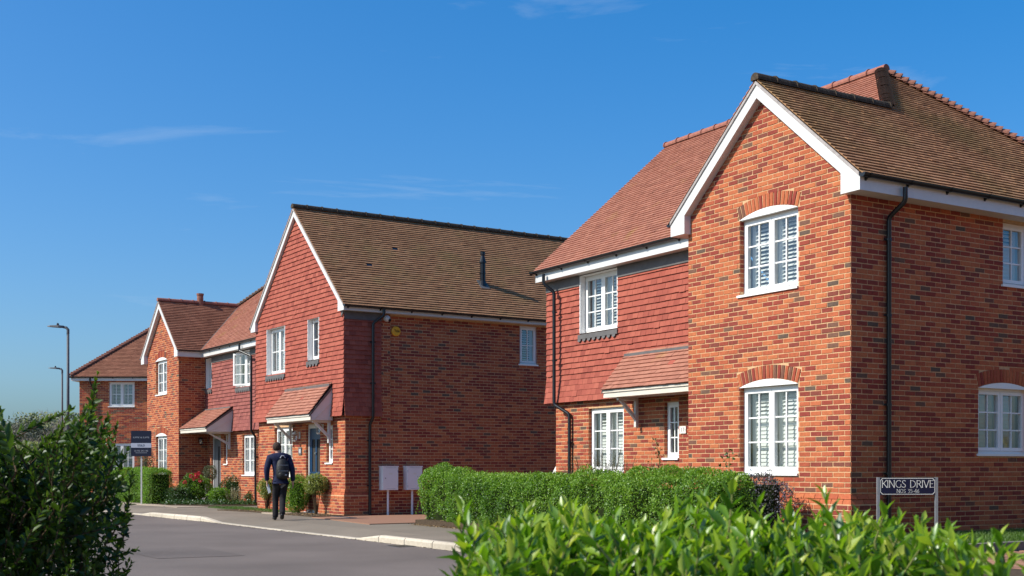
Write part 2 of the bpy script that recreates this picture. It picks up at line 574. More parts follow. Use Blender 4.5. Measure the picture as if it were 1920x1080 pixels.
def lay_tiles(fr, poly, parent, mat, name='roof_tile', gauge=0.1, wid=0.165, singles=0, near=None, lift=0.028, jit=0.0026, rest='roof_tiling', holes=(), t_from=None, nfun=None):
    ts = [p[1] for p in poly]
    t0, t1 = min(ts), max(ts)
    cand = []
    i = 0
    t = t0
    while t < t1 - 0.01:
        g = min(gauge, t1 - t)
        tm = t + g * 0.5
        hs_ = [(h[0], h[1]) for h in holes if h[2] < tm < h[3]]
        for iv in scan(poly, tm):
            for a, b in subtract(iv, hs_):
                o_ = wid * 0.5 if i % 2 else 0.0
                k = int(math.floor((a - o_) / wid)) - 1
                while True:
                    x0 = o_ + k * wid
                    k += 1
                    if x0 > b: break
                    y0, y1 = max(x0 + 0.0015, a), min(x0 + wid - 0.0015, b)
                    if y1 - y0 < 0.02: continue
                    cand.append((y0, t, y1 - y0, g))
        i += 1
        t += gauge
    pick = set()
    if singles:
        full = [c for c in cand if c[2] > wid - 0.01 and c[3] > gauge - 0.005]
        full.sort(key=lambda c: (c[0] - near[0]) ** 2 + (c[1] - near[1]) ** 2)
        pick = set(full[:singles])
    mb = MB()
    key = (name, mat.name, gauge)
    if pick and key not in _tile_lib:
        lib = []
        for q in range(14):
            m2 = MB()
            tile_shape(m2, lambda a, b, c: (a, c, b), wid - 0.003, gauge, min(1, max(0, 0.45 + 0.22 * (q - 6.5) / 4)), lift, jit)
            lib.append(m2.mesh(name, mat))
        _tile_lib[key] = lib
    for c in cand:
        nn = nfun(c[1]) if nfun else 0.0
        if random.random() < 0.012:
            nn += 0.006
            c2 = (c[0], c[1] - random.uniform(0.004, 0.014), c[2], c[3])
            if c in pick: pick.discard(c)
            c = c2
        if c in pick:
            link(name, random.choice(_tile_lib[key]), parent, fr.mtx(c[0], c[1], nn))
        else:
            tile_shape(mb, lambda a, b, cc, c=c, nn=nn: fr.p(c[0] + a, c[1] + b, nn + cc), c[2], c[3], min(1, max(0, random.gauss(0.45, 0.22 if name == 'roof_tile' else 0.30))), lift, jit)
    if mb.f:
        mb.build(rest, mat, parent, kind='stuff')

def arch_bricks(fr, cx, zs, half, rise, wall, singles=True, depth=0.012, hgt=0.215):
    """segmental arch of bricks on edge over an opening; returns the ring for lay_bricks"""
    R = (half * half + rise * rise) / (2 * rise)
    cz = zs + rise - R
    ang = math.asin(half / R)
    n = int(round(2 * ang * R / 0.075))
    mb = MB()
    for k in range(n):
        a0 = -ang + (k + 0.5) * 2 * ang / n
        f2 = Fr(fr.p(cx + R * math.sin(a0), cz + R * math.cos(a0)), fr.a * math.cos(a0) - fr.u * math.sin(a0), fr.u * math.cos(a0) + fr.a * math.sin(a0), fr.n)
        m2 = MB() if singles else mb
        tone = random.choice((random.uniform(0.05, 0.45), random.uniform(0.45, 0.72)))
        if random.random() < 0.1: tone = 0.92
        w = 2 * ang * R / n - 0.010
        if singles:
            brick_shape(m2, lambda a, b, c: (a - w / 2, c, b + 0.004), w, hgt - 0.006, depth, tone)
            link('arch_brick', m2.mesh('arch_brick', M['brick']), wall, f2.mtx(0, 0, 0))
        else:
            brick_shape(m2, lambda a, b, c: f2.p(a - w / 2, b + 0.004, c), w, hgt - 0.006, depth, tone)
    if not singles:
        mb.build('arch_brickwork', M['brick'], wall, kind='stuff')
    return (cx, cz, R + hgt + 0.006, zs, half, math.tan(ang))

def window(house, fr, a0, a1, b0, b1, back=0.085, lights=2, cols=2, rows=3, sill=True, arch=0.0, blind='slats', sill_over=0.04, label=None, open_light=None):
    """a casement window in an opening; frame, panes, sill, shutters"""
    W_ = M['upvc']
    mb = MB()
    f = 0.045
    tw = random.uniform(-0.14, 0.22)
    thr = random.uniform(0.6, 0.75)
    c0, c1 = -back - 0.06, -back
    mb.fbox(fr, a0, a1, b0, b0 + f, c0, c1); mb.fbox(fr, a0, a1, b1 - f, b1, c0, c1)
    mb.fbox(fr, a0, a0 + f, b0 + f, b1 - f, c0, c1); mb.fbox(fr, a1 - f, a1, b0 + f, b1 - f, c0, c1)
    lw = (a1 - a0 - 2 * f) / lights
    panes = []
    for L in range(lights):
        x0 = a0 + f + L * lw; x1 = x0 + lw
        z0, z1 = b0 + f, b1 - f
        g = 0.055
        e0, e1 = -back - 0.05, -back + 0.014
        xa, xb = x0 + 0.004, x1 - 0.004
        f3 = fr
        if open_light == L:
            th = math.radians(-28)
            hinge = fr.p(xa, 0, -back)
            ax = fr.a * math.cos(th) - fr.n * math.sin(th)
            nn = fr.n * math.cos(th) + fr.a * math.sin(th)
            f3 = Fr(hinge - ax * xa + nn * back, ax, fr.u, nn)
        mb.fbox(f3, xa, xb, z0 + 0.003, z0 + g, e0, e1); mb.fbox(f3, xa, xb, z1 - g, z1 - 0.003, e0, e1)
        mb.fbox(f3, xa, xa + g, z0 + g, z1 - g, e0, e1); mb.fbox(f3, xb - g, xb, z0 + g, z1 - g, e0, e1)
        ga0, ga1, gb0, gb1 = xa + g, xb - g, z0 + g, z1 - g
        pw = (ga1 - ga0) / cols; ph = (gb1 - gb0) / rows
        for k in range(1, cols):
            mb.fbox(f3, ga0 + k * pw - 0.011, ga0 + k * pw + 0.011, gb0, gb1, -back - 0.034, -back - 0.002)
        for k in range(1, rows):
            for q in range(cols):
                mb.fbox(f3, ga0 + q * pw + (0.011 if q else 0), ga0 + (q + 1) * pw - (0.011 if q < cols - 1 else 0), gb0 + k * ph - 0.011, gb0 + k * ph + 0.011, -back - 0.034, -back - 0.003)
        for q in range(cols):
            for k in range(rows):
                p = MB()
                tl = random.uniform(-0.004, 0.004); tl2 = random.uniform(-0.004, 0.004)
                A0, A1, B0, B1 = ga0 + q * pw, ga0 + (q + 1) * pw, gb0 + k * ph, gb0 + (k + 1) * ph
                p.poly([f3.p(A0, B0, -back - 0.020 + tl), f3.p(A1, B0, -back - 0.020 + tl2), f3.p(A1, B1, -back - 0.020 - tl), f3.p(A0, B1, -back - 0.020 - tl2)])
                panes.append(p)
    if arch > 0:
        h = (a1 - a0) / 2; cx = (a0 + a1) / 2
        pts = []
        R = (h * h + arch * arch) / (2 * arch)
        for k in range(13):
            x = -h + 2 * h * k / 12
            pts.append((cx + x, b1 + 0.012 + arch - R + math.sqrt(max(R * R - x * x, 0))))
        pl = [fr.p(a0, b1 - 0.004, -0.05), fr.p(a1, b1 - 0.004, -0.05)] + [fr.p(x, z - 0.014, -0.05) for x, z in reversed(pts)]
        mb.prism(pl, fr.n * 0.064)
    w = mb.build('window', W_, house)
    if label:
        w['label'] = label
    for p in panes:
        p.build('pane', M['glass'], w)
    if sill:
        s = MB()
        s.fbox(fr, a0 - sill_over, a1 + 0.004, b0 - 0.035, b0 + 0.002, -back - 0.02, 0.035)
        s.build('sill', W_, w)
    if blind:
        s = MB()
        for L in range(lights):
            x0 = a0 + f + L * lw + 0.05; x1 = x0 + lw - 0.10
            z = b0 + 0.08
            n = int((b1 - b0 - 0.12) / 0.062)
            for k in range(n):
                zc = z + k * 0.062
                hi = (k / n) > thr
                if blind == 'mixed':
                    tl = 0.62 + tw if hi else 1.26 + random.gauss(0, 0.02)
                elif blind == 'tan':
                    tl = 1.15
                else:
                    tl = 0.52 + tw + random.gauss(0, 0.02)
                hw = 0.032
                dx, dz = hw * math.cos(tl), hw * math.sin(tl)
                c = -back - 0.145
                s.hexa([fr.p(x0 + 0.04, zc - dz, c + dx), fr.p(x1 - 0.04, zc - dz, c + dx), fr.p(x1 - 0.04, zc + dz, c - dx), fr.p(x0 + 0.04, zc + dz, c - dx),
                        fr.p(x0 + 0.04, zc - dz + 0.007, c + dx), fr.p(x1 - 0.04, zc - dz + 0.007, c + dx), fr.p(x1 - 0.04, zc + dz + 0.007, c - dx), fr.p(x0 + 0.04, zc + dz + 0.007, c - dx)])
            for xa, xb in ((x0 - 0.03, x0 + 0.04), (x1 - 0.04, x1 + 0.03)):
                s.fbox(fr, xa, xb, b0 + 0.05, b1 - 0.05, -back - 0.17, -back - 0.125)
        s.build('shutter_slats', M['reflected_tan'] if blind == 'tan' else M['blind'], w, kind='stuff')
    d = MB()
    d.fbox(fr, a0 - 0.1, a1 + 0.1, b0 - 0.1, b1 + 0.05, -back - 0.75, -back - 0.70)
    d.build('room_wall', M['dark'], w)
    return w

def scallop(house, fr, a0, a1, b1, h=0.15):
    """lead apron with a scalloped lower edge under a window in tile hanging"""
    mb = MB()
    mb.fbox(fr, a0, a1, b1 - h * 0.6, b1, 0.03, 0.05)
    n = max(2, int((a1 - a0) / 0.16))
    st = (a1 - a0) / n
    for k in range(n):
        x = a0 + k * st
        mb.prism([fr.p(x, b1 - h * 0.6, 0.035), fr.p(x + st * 0.62, b1 - h * 0.6, 0.035), fr.p(x + st * 0.62, b1 - h * 0.82, 0.04), fr.p(x + st * 0.35, b1 - h, 0.045), fr.p(x, b1 - h * 0.86, 0.04)], fr.n * 0.012)
    mb.build('lead_apron', M['lead'], house)

def gutter(house, p0, p1, out, brackets=True, r=0.056, name='gutter'):
    """half-round gutter from p0 to p1; out = direction away from the fascia"""
    p0, p1, out = V(p0), V(p1), V(out)
    d = (p1 - p0).normalized(); up = V((0, 0, 1))
    mb = MB()
    seg = 8
    def ring(c, rr):
        return [c + out * (-rr * math.cos(math.pi * k / seg)) - up * (rr * math.sin(math.pi * k / seg)) for k in range(seg + 1)]
    a, b, ai, bi = ring(p0, r), ring(p1, r), ring(p0, r - 0.008), ring(p1, r - 0.008)
    for k in range(seg):
        mb.poly([a[k], a[k + 1], b[k + 1], b[k]]); mb.poly([ai[k], bi[k], bi[k + 1], ai[k + 1]])
    for q, w in ((a, ai), (b, bi)):
        mb.poly(q)
    mb.poly([a[0], ai[0], bi[0], b[0]]); mb.poly([a[-1], b[-1], bi[-1], ai[-1]])
    g = mb.build(name, M['black'], house, smooth=False)
    if brackets:
        L = (p1 - p0).length
        n = max(2, int(L / 0.85))
        lib = MB()
        for k in range(seg):
            w0 = d * 0.018
            ro = r + 0.009
            q0 = [(-ro * math.cos(math.pi * k / seg), -ro * math.sin(math.pi * k / seg)), (-ro * math.cos(math.pi * (k + 1) / seg), -ro * math.sin(math.pi * (k + 1) / seg))]
            A, B = [out * x + up * z for x, z in q0]
            lib.poly([A - w0, B - w0, B + w0, A + w0])
        lib.hexa([out * -r - up * 0.09 - w0, out * -r - up * 0.09 + w0, out * (-r + 0.03) - up * 0.06 + w0, out * (-r + 0.03) - up * 0.06 - w0,
                  out * -r - up * 0.0 - w0, out * -r - up * 0.0 + w0, out * (-r + 0.03) - up * 0.03 + w0, out * (-r + 0.03) - up * 0.03 - w0])
        me = lib.mesh('bracket', M['black'])
        for k in range(n + 1):
            link('bracket', me, g, Matrix.Translation(p0 + (p1 - p0) * ((k + 0.15) / (n + 0.3))))
    return g

def downpipe(house, path, out, clips=()):
    mb = MB()
    pts = [V(p) for p in path]
    # round the bends
    q = [pts[0]]
    for i in range(1, len(pts) - 1):
        a = (pts[i - 1] - pts[i]).normalized() * 0.05; b = (pts[i + 1] - pts[i]).normalized() * 0.05
        q += [pts[i] + a, pts[i] + (a + b) * 0.25, pts[i] + b]
    q.append(pts[-1])
    for i in range(len(q) - 1):
        pass
    r = 0.036
    seg = 10
    rings = []
    out = V(out); side = out.cross(V((0, 0, 1))).normalized()
    a = None
    for i, p in enumerate(q):
        d = (q[min(i + 1, len(q) - 1)] - q[max(i - 1, 0)]).normalized()
        if a is None: a = side
        a = (a - d * a.dot(d)).normalized(); b = d.cross(a)
        n = len(mb.v)
        mb.v.extend([tuple(p + a * (r * math.cos(2 * math.pi * k / seg)) + b * (r * math.sin(2 * math.pi * k / seg))) for k in range(seg)])
        rings.append(n)
    for i in range(len(rings) - 1):
        for k in range(seg):
            k2 = (k + 1) % seg
            mb.f.append((rings[i] + k, rings[i] + k2, rings[i + 1] + k2, rings[i + 1] + k)); mb.t.append(0.5)
    o = mb.build('downpipe', M['black'], house, smooth=True)
    for z in clips:
        x = None
        for i in range(len(q) - 1):
            if min(q[i].z, q[i + 1].z) <= z <= max(q[i].z, q[i + 1].z) and abs(q[i].z - q[i + 1].z) > 0.3:
                x = q[i]
        if x is None: continue
        c = MB()
        ctr = V((x.x, x.y, z))
        c.tube([ctr - V((0, 0, 0.018)), ctr + V((0, 0, 0.018))], r + 0.007, 10)
        e = side * 0.075
        c.hexa([ctr - e - out * 0.03 + V((0, 0, -0.015)), ctr + e - out * 0.03 + V((0, 0, -0.015)), ctr + e - out * 0.01 + V((0, 0, -0.015)), ctr - e - out * 0.01 + V((0, 0, -0.015)),
                ctr - e - out * 0.03 + V((0, 0, 0.015)), ctr + e - out * 0.03 + V((0, 0, 0.015)), ctr + e - out * 0.01 + V((0, 0, 0.015)), ctr - e - out * 0.01 + V((0, 0, 0.015))])
        c.build('clip', M['black'], o)
    return o

def ridge_run(roof, p0, p1, mat, seglen=0.42, r=0.088, name='ridge_tile'):
    p0, p1 = V(p0), V(p1)
    d = (p1 - p0); L = d.length; d.normalize()
    n = max(1, int(round(L / seglen))); st = L / n
    side = d.cross(V((0, 0, 1))).normalized(); up = side.cross(d).normalized()
    lib = []
    for v in range(3):
        mb = MB()
        k = 9
        j = random.uniform(-0.004, 0.004)
        ang = [math.radians(-18 + 216 * i / (k - 1)) for i in range(k)]
        for (t0, t1, ro) in ((0.0, st * 0.93, r + j), (st * 0.93, st, r + 0.014)):
            A = [V((t0, ro * math.cos(a), ro * math.sin(a))) for a in ang]
            B = [V((t1, ro * math.cos(a), ro * math.sin(a))) for a in ang]
            for i in range(k - 1):
                mb.poly([A[i], A[i + 1], B[i + 1], B[i]])
            mb.poly(A); mb.poly(B[::-1])
        lib.append(mb.mesh(name, mat, False))
    for i in range(n):
        q = p0 + d * (st * i) + up * random.uniform(-0.004, 0.004)
        mt = Matrix(((d.x, side.x, up.x, q.x), (d.y, side.y, up.y, q.y), (d.z, side.z, up.z, q.z), (0, 0, 0, 1)))
        link(name, random.choice(lib), roof, mt)

def hip_run(roof, p0, p1, mat, pitch=0.135, name='bonnet_tile'):
    """stepped bonnet tiles up a hip, p0 low, p1 high"""
    p0, p1 = V(p0), V(p1)
    d = p1 - p0; L = d.length; d.normalize()
    side = d.cross(V((0, 0, 1))).normalized(); up = side.cross(d).normalized()
    mb = MB()
    k = 7
    ang = [math.radians(-20 + 220 * i / (k - 1)) for i in range(k)]
    A = [V((-0.03, 0.125 * math.cos(a), 0.02 + 0.085 * math.sin(a) + 0.02)) for a in ang]
    B = [V((pitch + 0.03, 0.095 * math.cos(a), -0.02 + 0.055 * math.sin(a) + 0.015)) for a in ang]
    A2 = [V((-0.03, 0.110 * math.cos(a), 0.0 + 0.07 * math.sin(a) + 0.02)) for a in ang]
    for i in range(k - 1):
        mb.poly([A[i], A[i + 1], B[i + 1], B[i]]); mb.poly([A[i], A2[i], A2[i + 1], A[i + 1]])
    me = mb.mesh(name, mat)
    n = int(L / pitch)
    for i in range(n):
        q = p0 + d * (pitch * i + 0.03) + up * random.uniform(-0.006, 0.006)
        mt = Matrix(((d.x, side.x, up.x, q.x), (d.y, side.y, up.y, q.y), (d.z, side.z, up.z, q.z), (0, 0, 0, 1)))
        link(name, me, roof, mt)

def slope_frame(e0, e1, up_xy, t):
    """roof slope frame from an eave line e0->e1 (z included), plan direction uphill, tangent of the pitch"""
    a = V(e1) - V(e0)
    u = V((up_xy[0], up_xy[1], t))
    n = a.normalized().cross(u.normalized())
    if n.z < 0: n = -n
    return Fr(e0, a, u, n)

def to_st(fr, pts_xy, t, z_e, up_xy):
    """plan points on a slope to (along, up) in its frame"""
    out = []
    for x, y in pts_xy:
        d = V((x - fr.o.x, y - fr.o.y))
        h = d.dot(V(up_xy))
        out.append((d.dot(V((fr.a.x, fr.a.y))), h * math.sqrt(1 + t * t)))
    return out
# ------------------------------------------------------------------ houses
AL = math.radians(58.5)
def house_frame(X, Y, alpha):
    return V((math.cos(alpha), -math.sin(alpha))), V((math.sin(alpha), math.cos(alpha)))

def barge(house, xa, za, xf, zf, zb, xin, wid, y0=-0.14, y1=0.0, mat=None):
    """one side of a gable's barge board, boxed at the eave: apex (xa, za), foot (xf, zf), box bottom zb, box inner edge xin"""
    t = (za - zf) / (xf - xa)
    zi = lambda x: za - wid + (zf - za) / (xf - xa) * (x - xa)
    pts = [(xa, za), (xf, zf), (xf, zb), (xin, zb), (xin, zi(xin)), (xa, za - wid)]
    mb = MB()
    mb.prism([(x, y0, z) for x, z in pts], (0, y1 - y0, 0))
    o = mb.build('barge_board', M['white'], house)
    v = MB()
    dz = 0.055
    v.prism([(x, y0 - 0.02, z) for x, z in ((xa, za + dz), (xf, zf + dz), (xf, zf + 0.002), (xa, za + 0.002))], (0, 0.12, 0))
    v.build('verge', M['verge'], house)
    return o

def canopy(house, x0, x1, yw, yf, zb, zt, ends=(True, True), brackets=(), mat=None):
    """lean-to porch canopy on a wall at y = yw, front at yf"""
    M_t = mat or M['roof_clean']
    fh = 0.17
    zf = zb + fh
    t = (zt - zf) / (yw - yf)
    mb = MB()
    # tiled top as a solid wedge
    mb.prism([(x0, yf - 0.03, zf), (x0, yw, zt), (x0, yw, zt - 0.05), (x0, yf - 0.03, zf - 0.045)], (x1 - x0, 0, 0))
    c = mb.build('canopy', M['underlay'], house)
    fr = slope_frame((x0 - 0.03, yf - 0.06, zf - 0.025), (x1 + 0.03, yf - 0.06, zf - 0.025), (0, 1), t)
    L = math.hypot(yw - yf + 0.06, (yw - yf + 0.06) * t)
    tx = 0.35 * (x1 - x0)
    lay_tiles(fr, [(0, 0), (x1 - x0 + 0.06, 0), (x1 - x0 + 0.06, L), (0, L)], c, M_t, singles=0, rest='roof_tiling', holes=((tx * 1.6, tx * 1.6 + 0.16, L * 0.5, L * 0.6),))
    k = MB()
    k.fbox(fr, tx * 1.6, tx * 1.6 + 0.16, L * 0.5, L * 0.5 + 0.1, 0.004, 0.016)
    k.build('roof_vent', M['wall_tile'], c)
    fb = MB()
    fb.box(x0 - 0.02, x1 + 0.02, yf - 0.012, yf + 0.02, zb, zf - 0.06)
    fb.box(x0 - 0.02, x1 + 0.02, yf - 0.035, yf - 0.0125, zf - 0.075, zf - 0.03)
    fb.build('fascia', M['cream'], c)
    sb = MB()
    sb.box(x0, x1, yf + 0.02, yw, zb + 0.004, zb + 0.03)
    sb.build('soffit', M['white_paint'], c)
    for e, x in zip(ends, (x0, x1)):
        if not e: continue
        p = MB()
        s = -0.02 if x == x0 else 0.0
        p.prism([(x + s, yf + 0.002, zb), (x + s, yw, zb), (x + s, yw, zt - 0.06), (x + s, yf + 0.002, zf - 0.06)], (0.02, 0, 0))
        p.build('side_panel', M['white_paint'], c)
        p = MB()
        s = -0.034 if x == x0 else 0.02
        a = V((x + s, yf - 0.05, zf - 0.045)); b = V((x + s, yw, zt - 0.045))
        p.prism([a, b, b - V((0, 0, 0.07)), a - V((0, 0, 0.05))], (0.014, 0, 0))
        p.build('barge_strip', M['lead'], c)
        p = MB()
        s = -0.031 if x == x0 else 0.0
        m0 = V((x + s + (0.02 if s == 0 else 0), yf + 0.10, zb + 0.02)); m1 = V((x + s + (0.02 if s == 0 else 0), yw - 0.01, zb + 0.02 + (zt - zf) * 0.62))
        p.prism([m0, m1, m1 - V((0, 0, 0.016)), m0 - V((0, 0, 0.016))], (0.009, 0, 0))
        p.build('trim_strip', M['cream'], c)
    fl = MB()
    fl.box(x0 - 0.02, x1 + 0.02, yw - 0.10, yw - 0.06, zt - 0.06, zt + 0.005)
    fl.build('lead_flashing', M['lead'], c)
    for x in brackets:
        b = MB()
        b.box(x - 0.03, x + 0.03, yw - 0.065, yw - 0.005, zb - 0.55, zb)
        b.box(x - 0.03, x + 0.03, yf + 0.10, yw - 0.066, zb - 0.055, zb + 0.001)
        p0 = V((x - 0.027, yw - 0.066, zb - 0.42)); p1 = V((x - 0.027, yf + 0.14, zb - 0.056))
        b.prism([p0, p1, p1 + V((0, 0.075, 0)), p0 + V((0, 0, 0.085))], (0.054, 0, 0))
        b.build('bracket', M['white_paint'], c)
    return c

def plinth(house, wx0, wx1, wy1, zt, wall, left_ret=True):
    """chamfered brick plinth round a corner at the origin: front from wx0 to 0, side from 0 to wy1"""
    P = 0.055
    mb = MB()
    mb.box(wx0, P, -P, 0.0, -0.12, zt - 0.15)
    mb.box(0.0, P, 0.0, wy1, -0.12, zt - 0.15)
    p = mb.build('plinth', M['mortar'], house)
    lay_bricks(Fr((0, -P, 0), (1, 0, 0), (0, 0, 1)), [(wx0, -0.1), (P, -0.1), (P, zt - 0.15), (wx0, zt - 0.15)], (), p, off=1)
    lay_bricks(Fr((P, 0, 0), (0, 1, 0), (0, 0, 1)), [(-P, -0.1), (wy1, -0.1), (wy1, zt - 0.15), (-P, zt - 0.15)], (), p, off=0)
    # two courses of plinth bricks with a sloping face
    for k in range(2):
        z0 = zt - 0.15 + k * 0.075; z1 = z0 + 0.068
        b0 = P * (1 - 0.42 * k); b1 = b0 * 0.45 if k == 0 else 0.006
        x = 0.11 if k else 0.0
        xx = [0.0]
        while xx[-1] > wx0: xx.append(xx[-1] - (0.225 if len(xx) > 1 or k else 0.1125))
        for a, b in zip(xx[1:], xx[:-1]):
            a = max(a, wx0)
            e0 = b0 if b == 0 else 0; e1 = b1 if b == 0 else 0
            q = MB()
            g = 0.005
            gb = 0 if b == 0 else g
            q.hexa([(a + g, -b0, z0), (b - gb + e0, -b0, z0), (b - gb, 0.0, z0), (a + g, 0.0, z0), (a + g, -b1, z1), (b - gb + e1, -b1, z1), (b - gb, 0.0, z1), (a + g, 0.0, z1)], brick_tone() * 0.6)
            q.build('plinth_brick', M['brick'], p)
        yy = [0.0]
        while yy[-1] < wy1: yy.append(yy[-1] + (0.225 if len(yy) > 1 or not k else 0.1125))
        for a, b in zip(yy[:-1], yy[1:]):
            b = min(b, wy1)
            e0 = b0 if a == 0 else 0; e1 = b1 if a == 0 else 0
            g = 0.005; ga = 0 if a == 0 else g
            if b - a < 0.02: continue
            q = MB()
            q.hexa([(0.0, a + ga, z0), (b0, a + ga - e0, z0), (b0, b - g, z0), (0.0, b - g, z0), (0.0, a + ga, z1), (b1, a + ga - e1, z1), (b1, b - g, z1), (0.0, b - g, z1)], brick_tone() * 0.6)
            q.build('plinth_brick', M['brick'], p)
    return p

def house_A(pos, rz, label, mirror, cfg, group):
    """gabled brick bay beside a tile-hung main range"""
    H = thing('brick_house', label, 'house', pos, rz, group)
    if mirror:
        H.scale = (-1, 1, 1)
    W, P_, L, YB, SOF = 3.583, 1.0, 9.10, 7.5, cfg.get('sof', 4.88)
    T, EV = 0.875, 0.33
    ZA = 6.975                       # gable ridge
    ZE = ZA - T * (W / 2 + EV)       # eave
    ncl = cfg['near']
    XA = -W / 2
    white = M['white']
    FRF = Fr((0, 0, 0), (1, 0, 0), (0, 0, 1))
    FRS = Fr((0, 0, 0), (0, 1, 0), (0, 0, 1))
    # --- gable front wall
    up = (-2.32, -1.035, 3.71, 4.90); lo = (-2.32, -1.035, 0.90, 2.25)
    rk = lambda x: ZA - 0.10 - T * abs(x - XA)
    g_ex = [(-W, SOF + 0.1), (-2.32, SOF + 0.1), (-2.32, 4.9), (-1.035, 4.9), (-1.035, SOF + 0.1), (0, SOF + 0.1), (0, rk(0)), (XA, rk(XA)), (-W, rk(-W))]
    wf = wall_sheet(FRF, -W, 0, -0.15, SOF + 0.1, [up, lo], 'front_wall', M['mortar'], H, extra=[(-W, SOF + 0.1), (0, SOF + 0.1), (0, rk(0)), (XA, rk(XA)), (-W, rk(-W))])
    rings = [arch_bricks(FRF, -1.6775, 4.90, 0.6425, 0.105, wf, singles=ncl), arch_bricks(FRF, -1.6775, 2.25, 0.6425, 0.105, wf, singles=ncl)]
    lay_bricks(FRF, [(-W, -0.1), (0, -0.1), (0, rk(0)), (XA, rk(XA)), (-W, rk(-W))], [up, lo], wf, singles=210 if ncl else 0, near=(-0.6, 3.2), ring=rings, base=0.02)
    for h in (up, lo): reveal_bricks(FRF, h, wf, base=0.02)
    window(H, FRF, *up, arch=0.105, blind='slats')
    window(H, FRF, *lo, arch=0.105, blind='mixed')
    plinth(H, -W if ncl else -W, 0, 0.64, 0.61, wf)
    # --- outer side wall
    sw = cfg['side_holes']
    ws = wall_sheet(FRS, 0, YB, -0.15, SOF + 0.1, [h for h, _ in sw], 'side_wall', M['mortar'], H)
    rg = []
    for h, kind in sw:
        if kind == 'arch': rg.append(arch_bricks(FRS, 0.5 * (h[0] + h[1]), h[3], 0.5 * (h[1] - h[0]), 0.09, ws, singles=ncl))
    lay_bricks(FRS, [(0, -0.1), (YB, -0.1), (YB, SOF + 0.02), (0, SOF + 0.02)], [h for h, _ in sw], ws, singles=85 if ncl else 0, near=(1.6, 2.6), ring=rg, base=0.02, off=1, lim=None if ncl else (0, 3))
    for h, kind in sw:
        reveal_bricks(FRS, h, ws, base=0.02)
        window(H, FRS, *h, arch=0.09 if kind == 'arch' else 0, blind='tan' if kind == 'arch' else 'mixed', rows=3)
    if ncl:                            # pale oval disc standing inside the upper flank window
        mb = MB()
        mb.prism([(-0.30, 3.55 + 0.20 * math.cos(2 * math.pi * k / 20), 4.36 + 0.30 * math.sin(2 * math.pi * k / 20)) for k in range(20)], (0.02, 0, 0))
        mb.build('pale_oval', M['upvc'], H)
    # --- return wall between the bay and the main front
    FRR = Fr((-W, P_, 0), (0, -1, 0), (0, 0, 1))
    wr = wall_sheet(FRR, 0, P_, -0.15, SOF + 0.1, [], 'return_wall', M['mortar'], H)
    lay_bricks(FRR, [(0, -0.1), (P_, -0.1), (P_, SOF), (0, SOF)], [], wr, base=0.02)
    # --- main front: brick below, hung tiles above
    FRM = Fr((0, P_, 0), (1, 0, 0), (0, 0, 1))
    ZT = 2.33
    mh = cfg['main_holes']; th = cfg['tile_holes']
    wm = wall_sheet(FRM, -L, -W, -0.15, SOF + 0.1, mh + th, 'main_wall', M['mortar'], H)
    lay_bricks(FRM, [(-L, -0.1), (-W, -0.1), (-W, ZT + 0.05), (-L, ZT + 0.05)], mh, wm, base=0.02)
    for h in mh[:]:
        reveal_bricks(FRM, h, wm, base=0.02)
    for h, n, c, r in cfg['main_windows']:
        window(H, FRM, *h, lights=n, cols=c, rows=r, blind='mixed' if n > 1 else None, back=0.07)
    tm = cfg['tile_mat']
    # backing for the hung tiles, with bell-cast foot
    FRT = Fr((0, P_ - 0.055, 0), (1, 0, 0), (0, 0, 1))
    TL = -L - 0.26
    bk = wall_sheet(FRT, TL + 0.015, -W, ZT + 0.03, SOF + 0.02, th, 'tile_hanging', M['underlay'], H, depth=0.055)
    bs = MB()
    bs.box(TL + 0.015, TL + 0.03, P_ - 0.055, YB, ZT + 0.03, SOF)
    bs.box(TL + 0.016, -W, P_ - 0.054, P_, ZT + 0.0, ZT + 0.03)
    bs.build('batten_edge', M['underlay'], H)
    def flare(t): return max(0.0, 0.055 * (1 - t / 0.42)) ** 1.0
    frt = Fr((0, P_ - 0.055, ZT), (1, 0, 0), (0, 0, 1))
    holes = [(h[0] - 0.01, h[1] + 0.01, h[2] - ZT - 0.05, h[3] - ZT + 0.3) for h in th]
    lay_tiles(frt, [(TL, 0), (-W, 0), (-W, SOF - ZT - 0.20), (TL, SOF - ZT - 0.20)], bk, tm, name='wall_tile', gauge=0.115, singles=290 if ncl else 0, near=(-6.3, 1.5), lift=0.030, rest='wall_tiling', holes=holes, nfun=flare, jit=0.0025)
    bd = MB()
    segs = subtract((TL, -W), [(h[0] - 0.02, h[1] + 0.02) for h in th])
    for a, b in segs:
        bd.box(a, b, P_ - 0.09, P_ - 0.055, SOF - 0.21, SOF)
    bd.build('lead_band', M['lead'], H)
    for (h, n, c, r, op) in cfg['tile_windows']:
        window(H, FRM, *h, lights=n, cols=c, rows=r, blind='slats' if n > 1 else None, back=0.06, open_light=op)
        rv = MB()
        rv.box(h[0] - 0.012, h[0] + 0.012, P_ - 0.075, P_ + 0.05, h[2], h[3])
        rv.box(h[1] - 0.012, h[1] + 0.012, P_ - 0.075, P_ + 0.05, h[2], h[3])
        rv.box(h[0] + 0.012, h[1] - 0.012, P_ - 0.07, P_ + 0.05, h[3] - 0.004, h[3] + 0.01)
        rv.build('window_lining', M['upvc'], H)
        scallop(H, FRT, h[0] - 0.04, h[1] + 0.03, h[2] - 0.03)
    # --- far end wall and back wall (plain)
    o = MB()
    rz_ = ZE + T * 3.56
    o.poly([(-L, P_, -0.15), (-L, YB, -0.15), (-L, YB, SOF), (-L, 0.5 * (P_ + YB), rz_ - 0.35), (-L, P_, SOF)])
    o.build('end_wall', M['brick'], H)
    o = MB(); o.poly([(-L, YB, -0.15), (0, YB, -0.15), (0, YB, SOF + 0.1), (-L, YB, SOF + 0.1)]); o.build('back_wall', M['brick'], H)
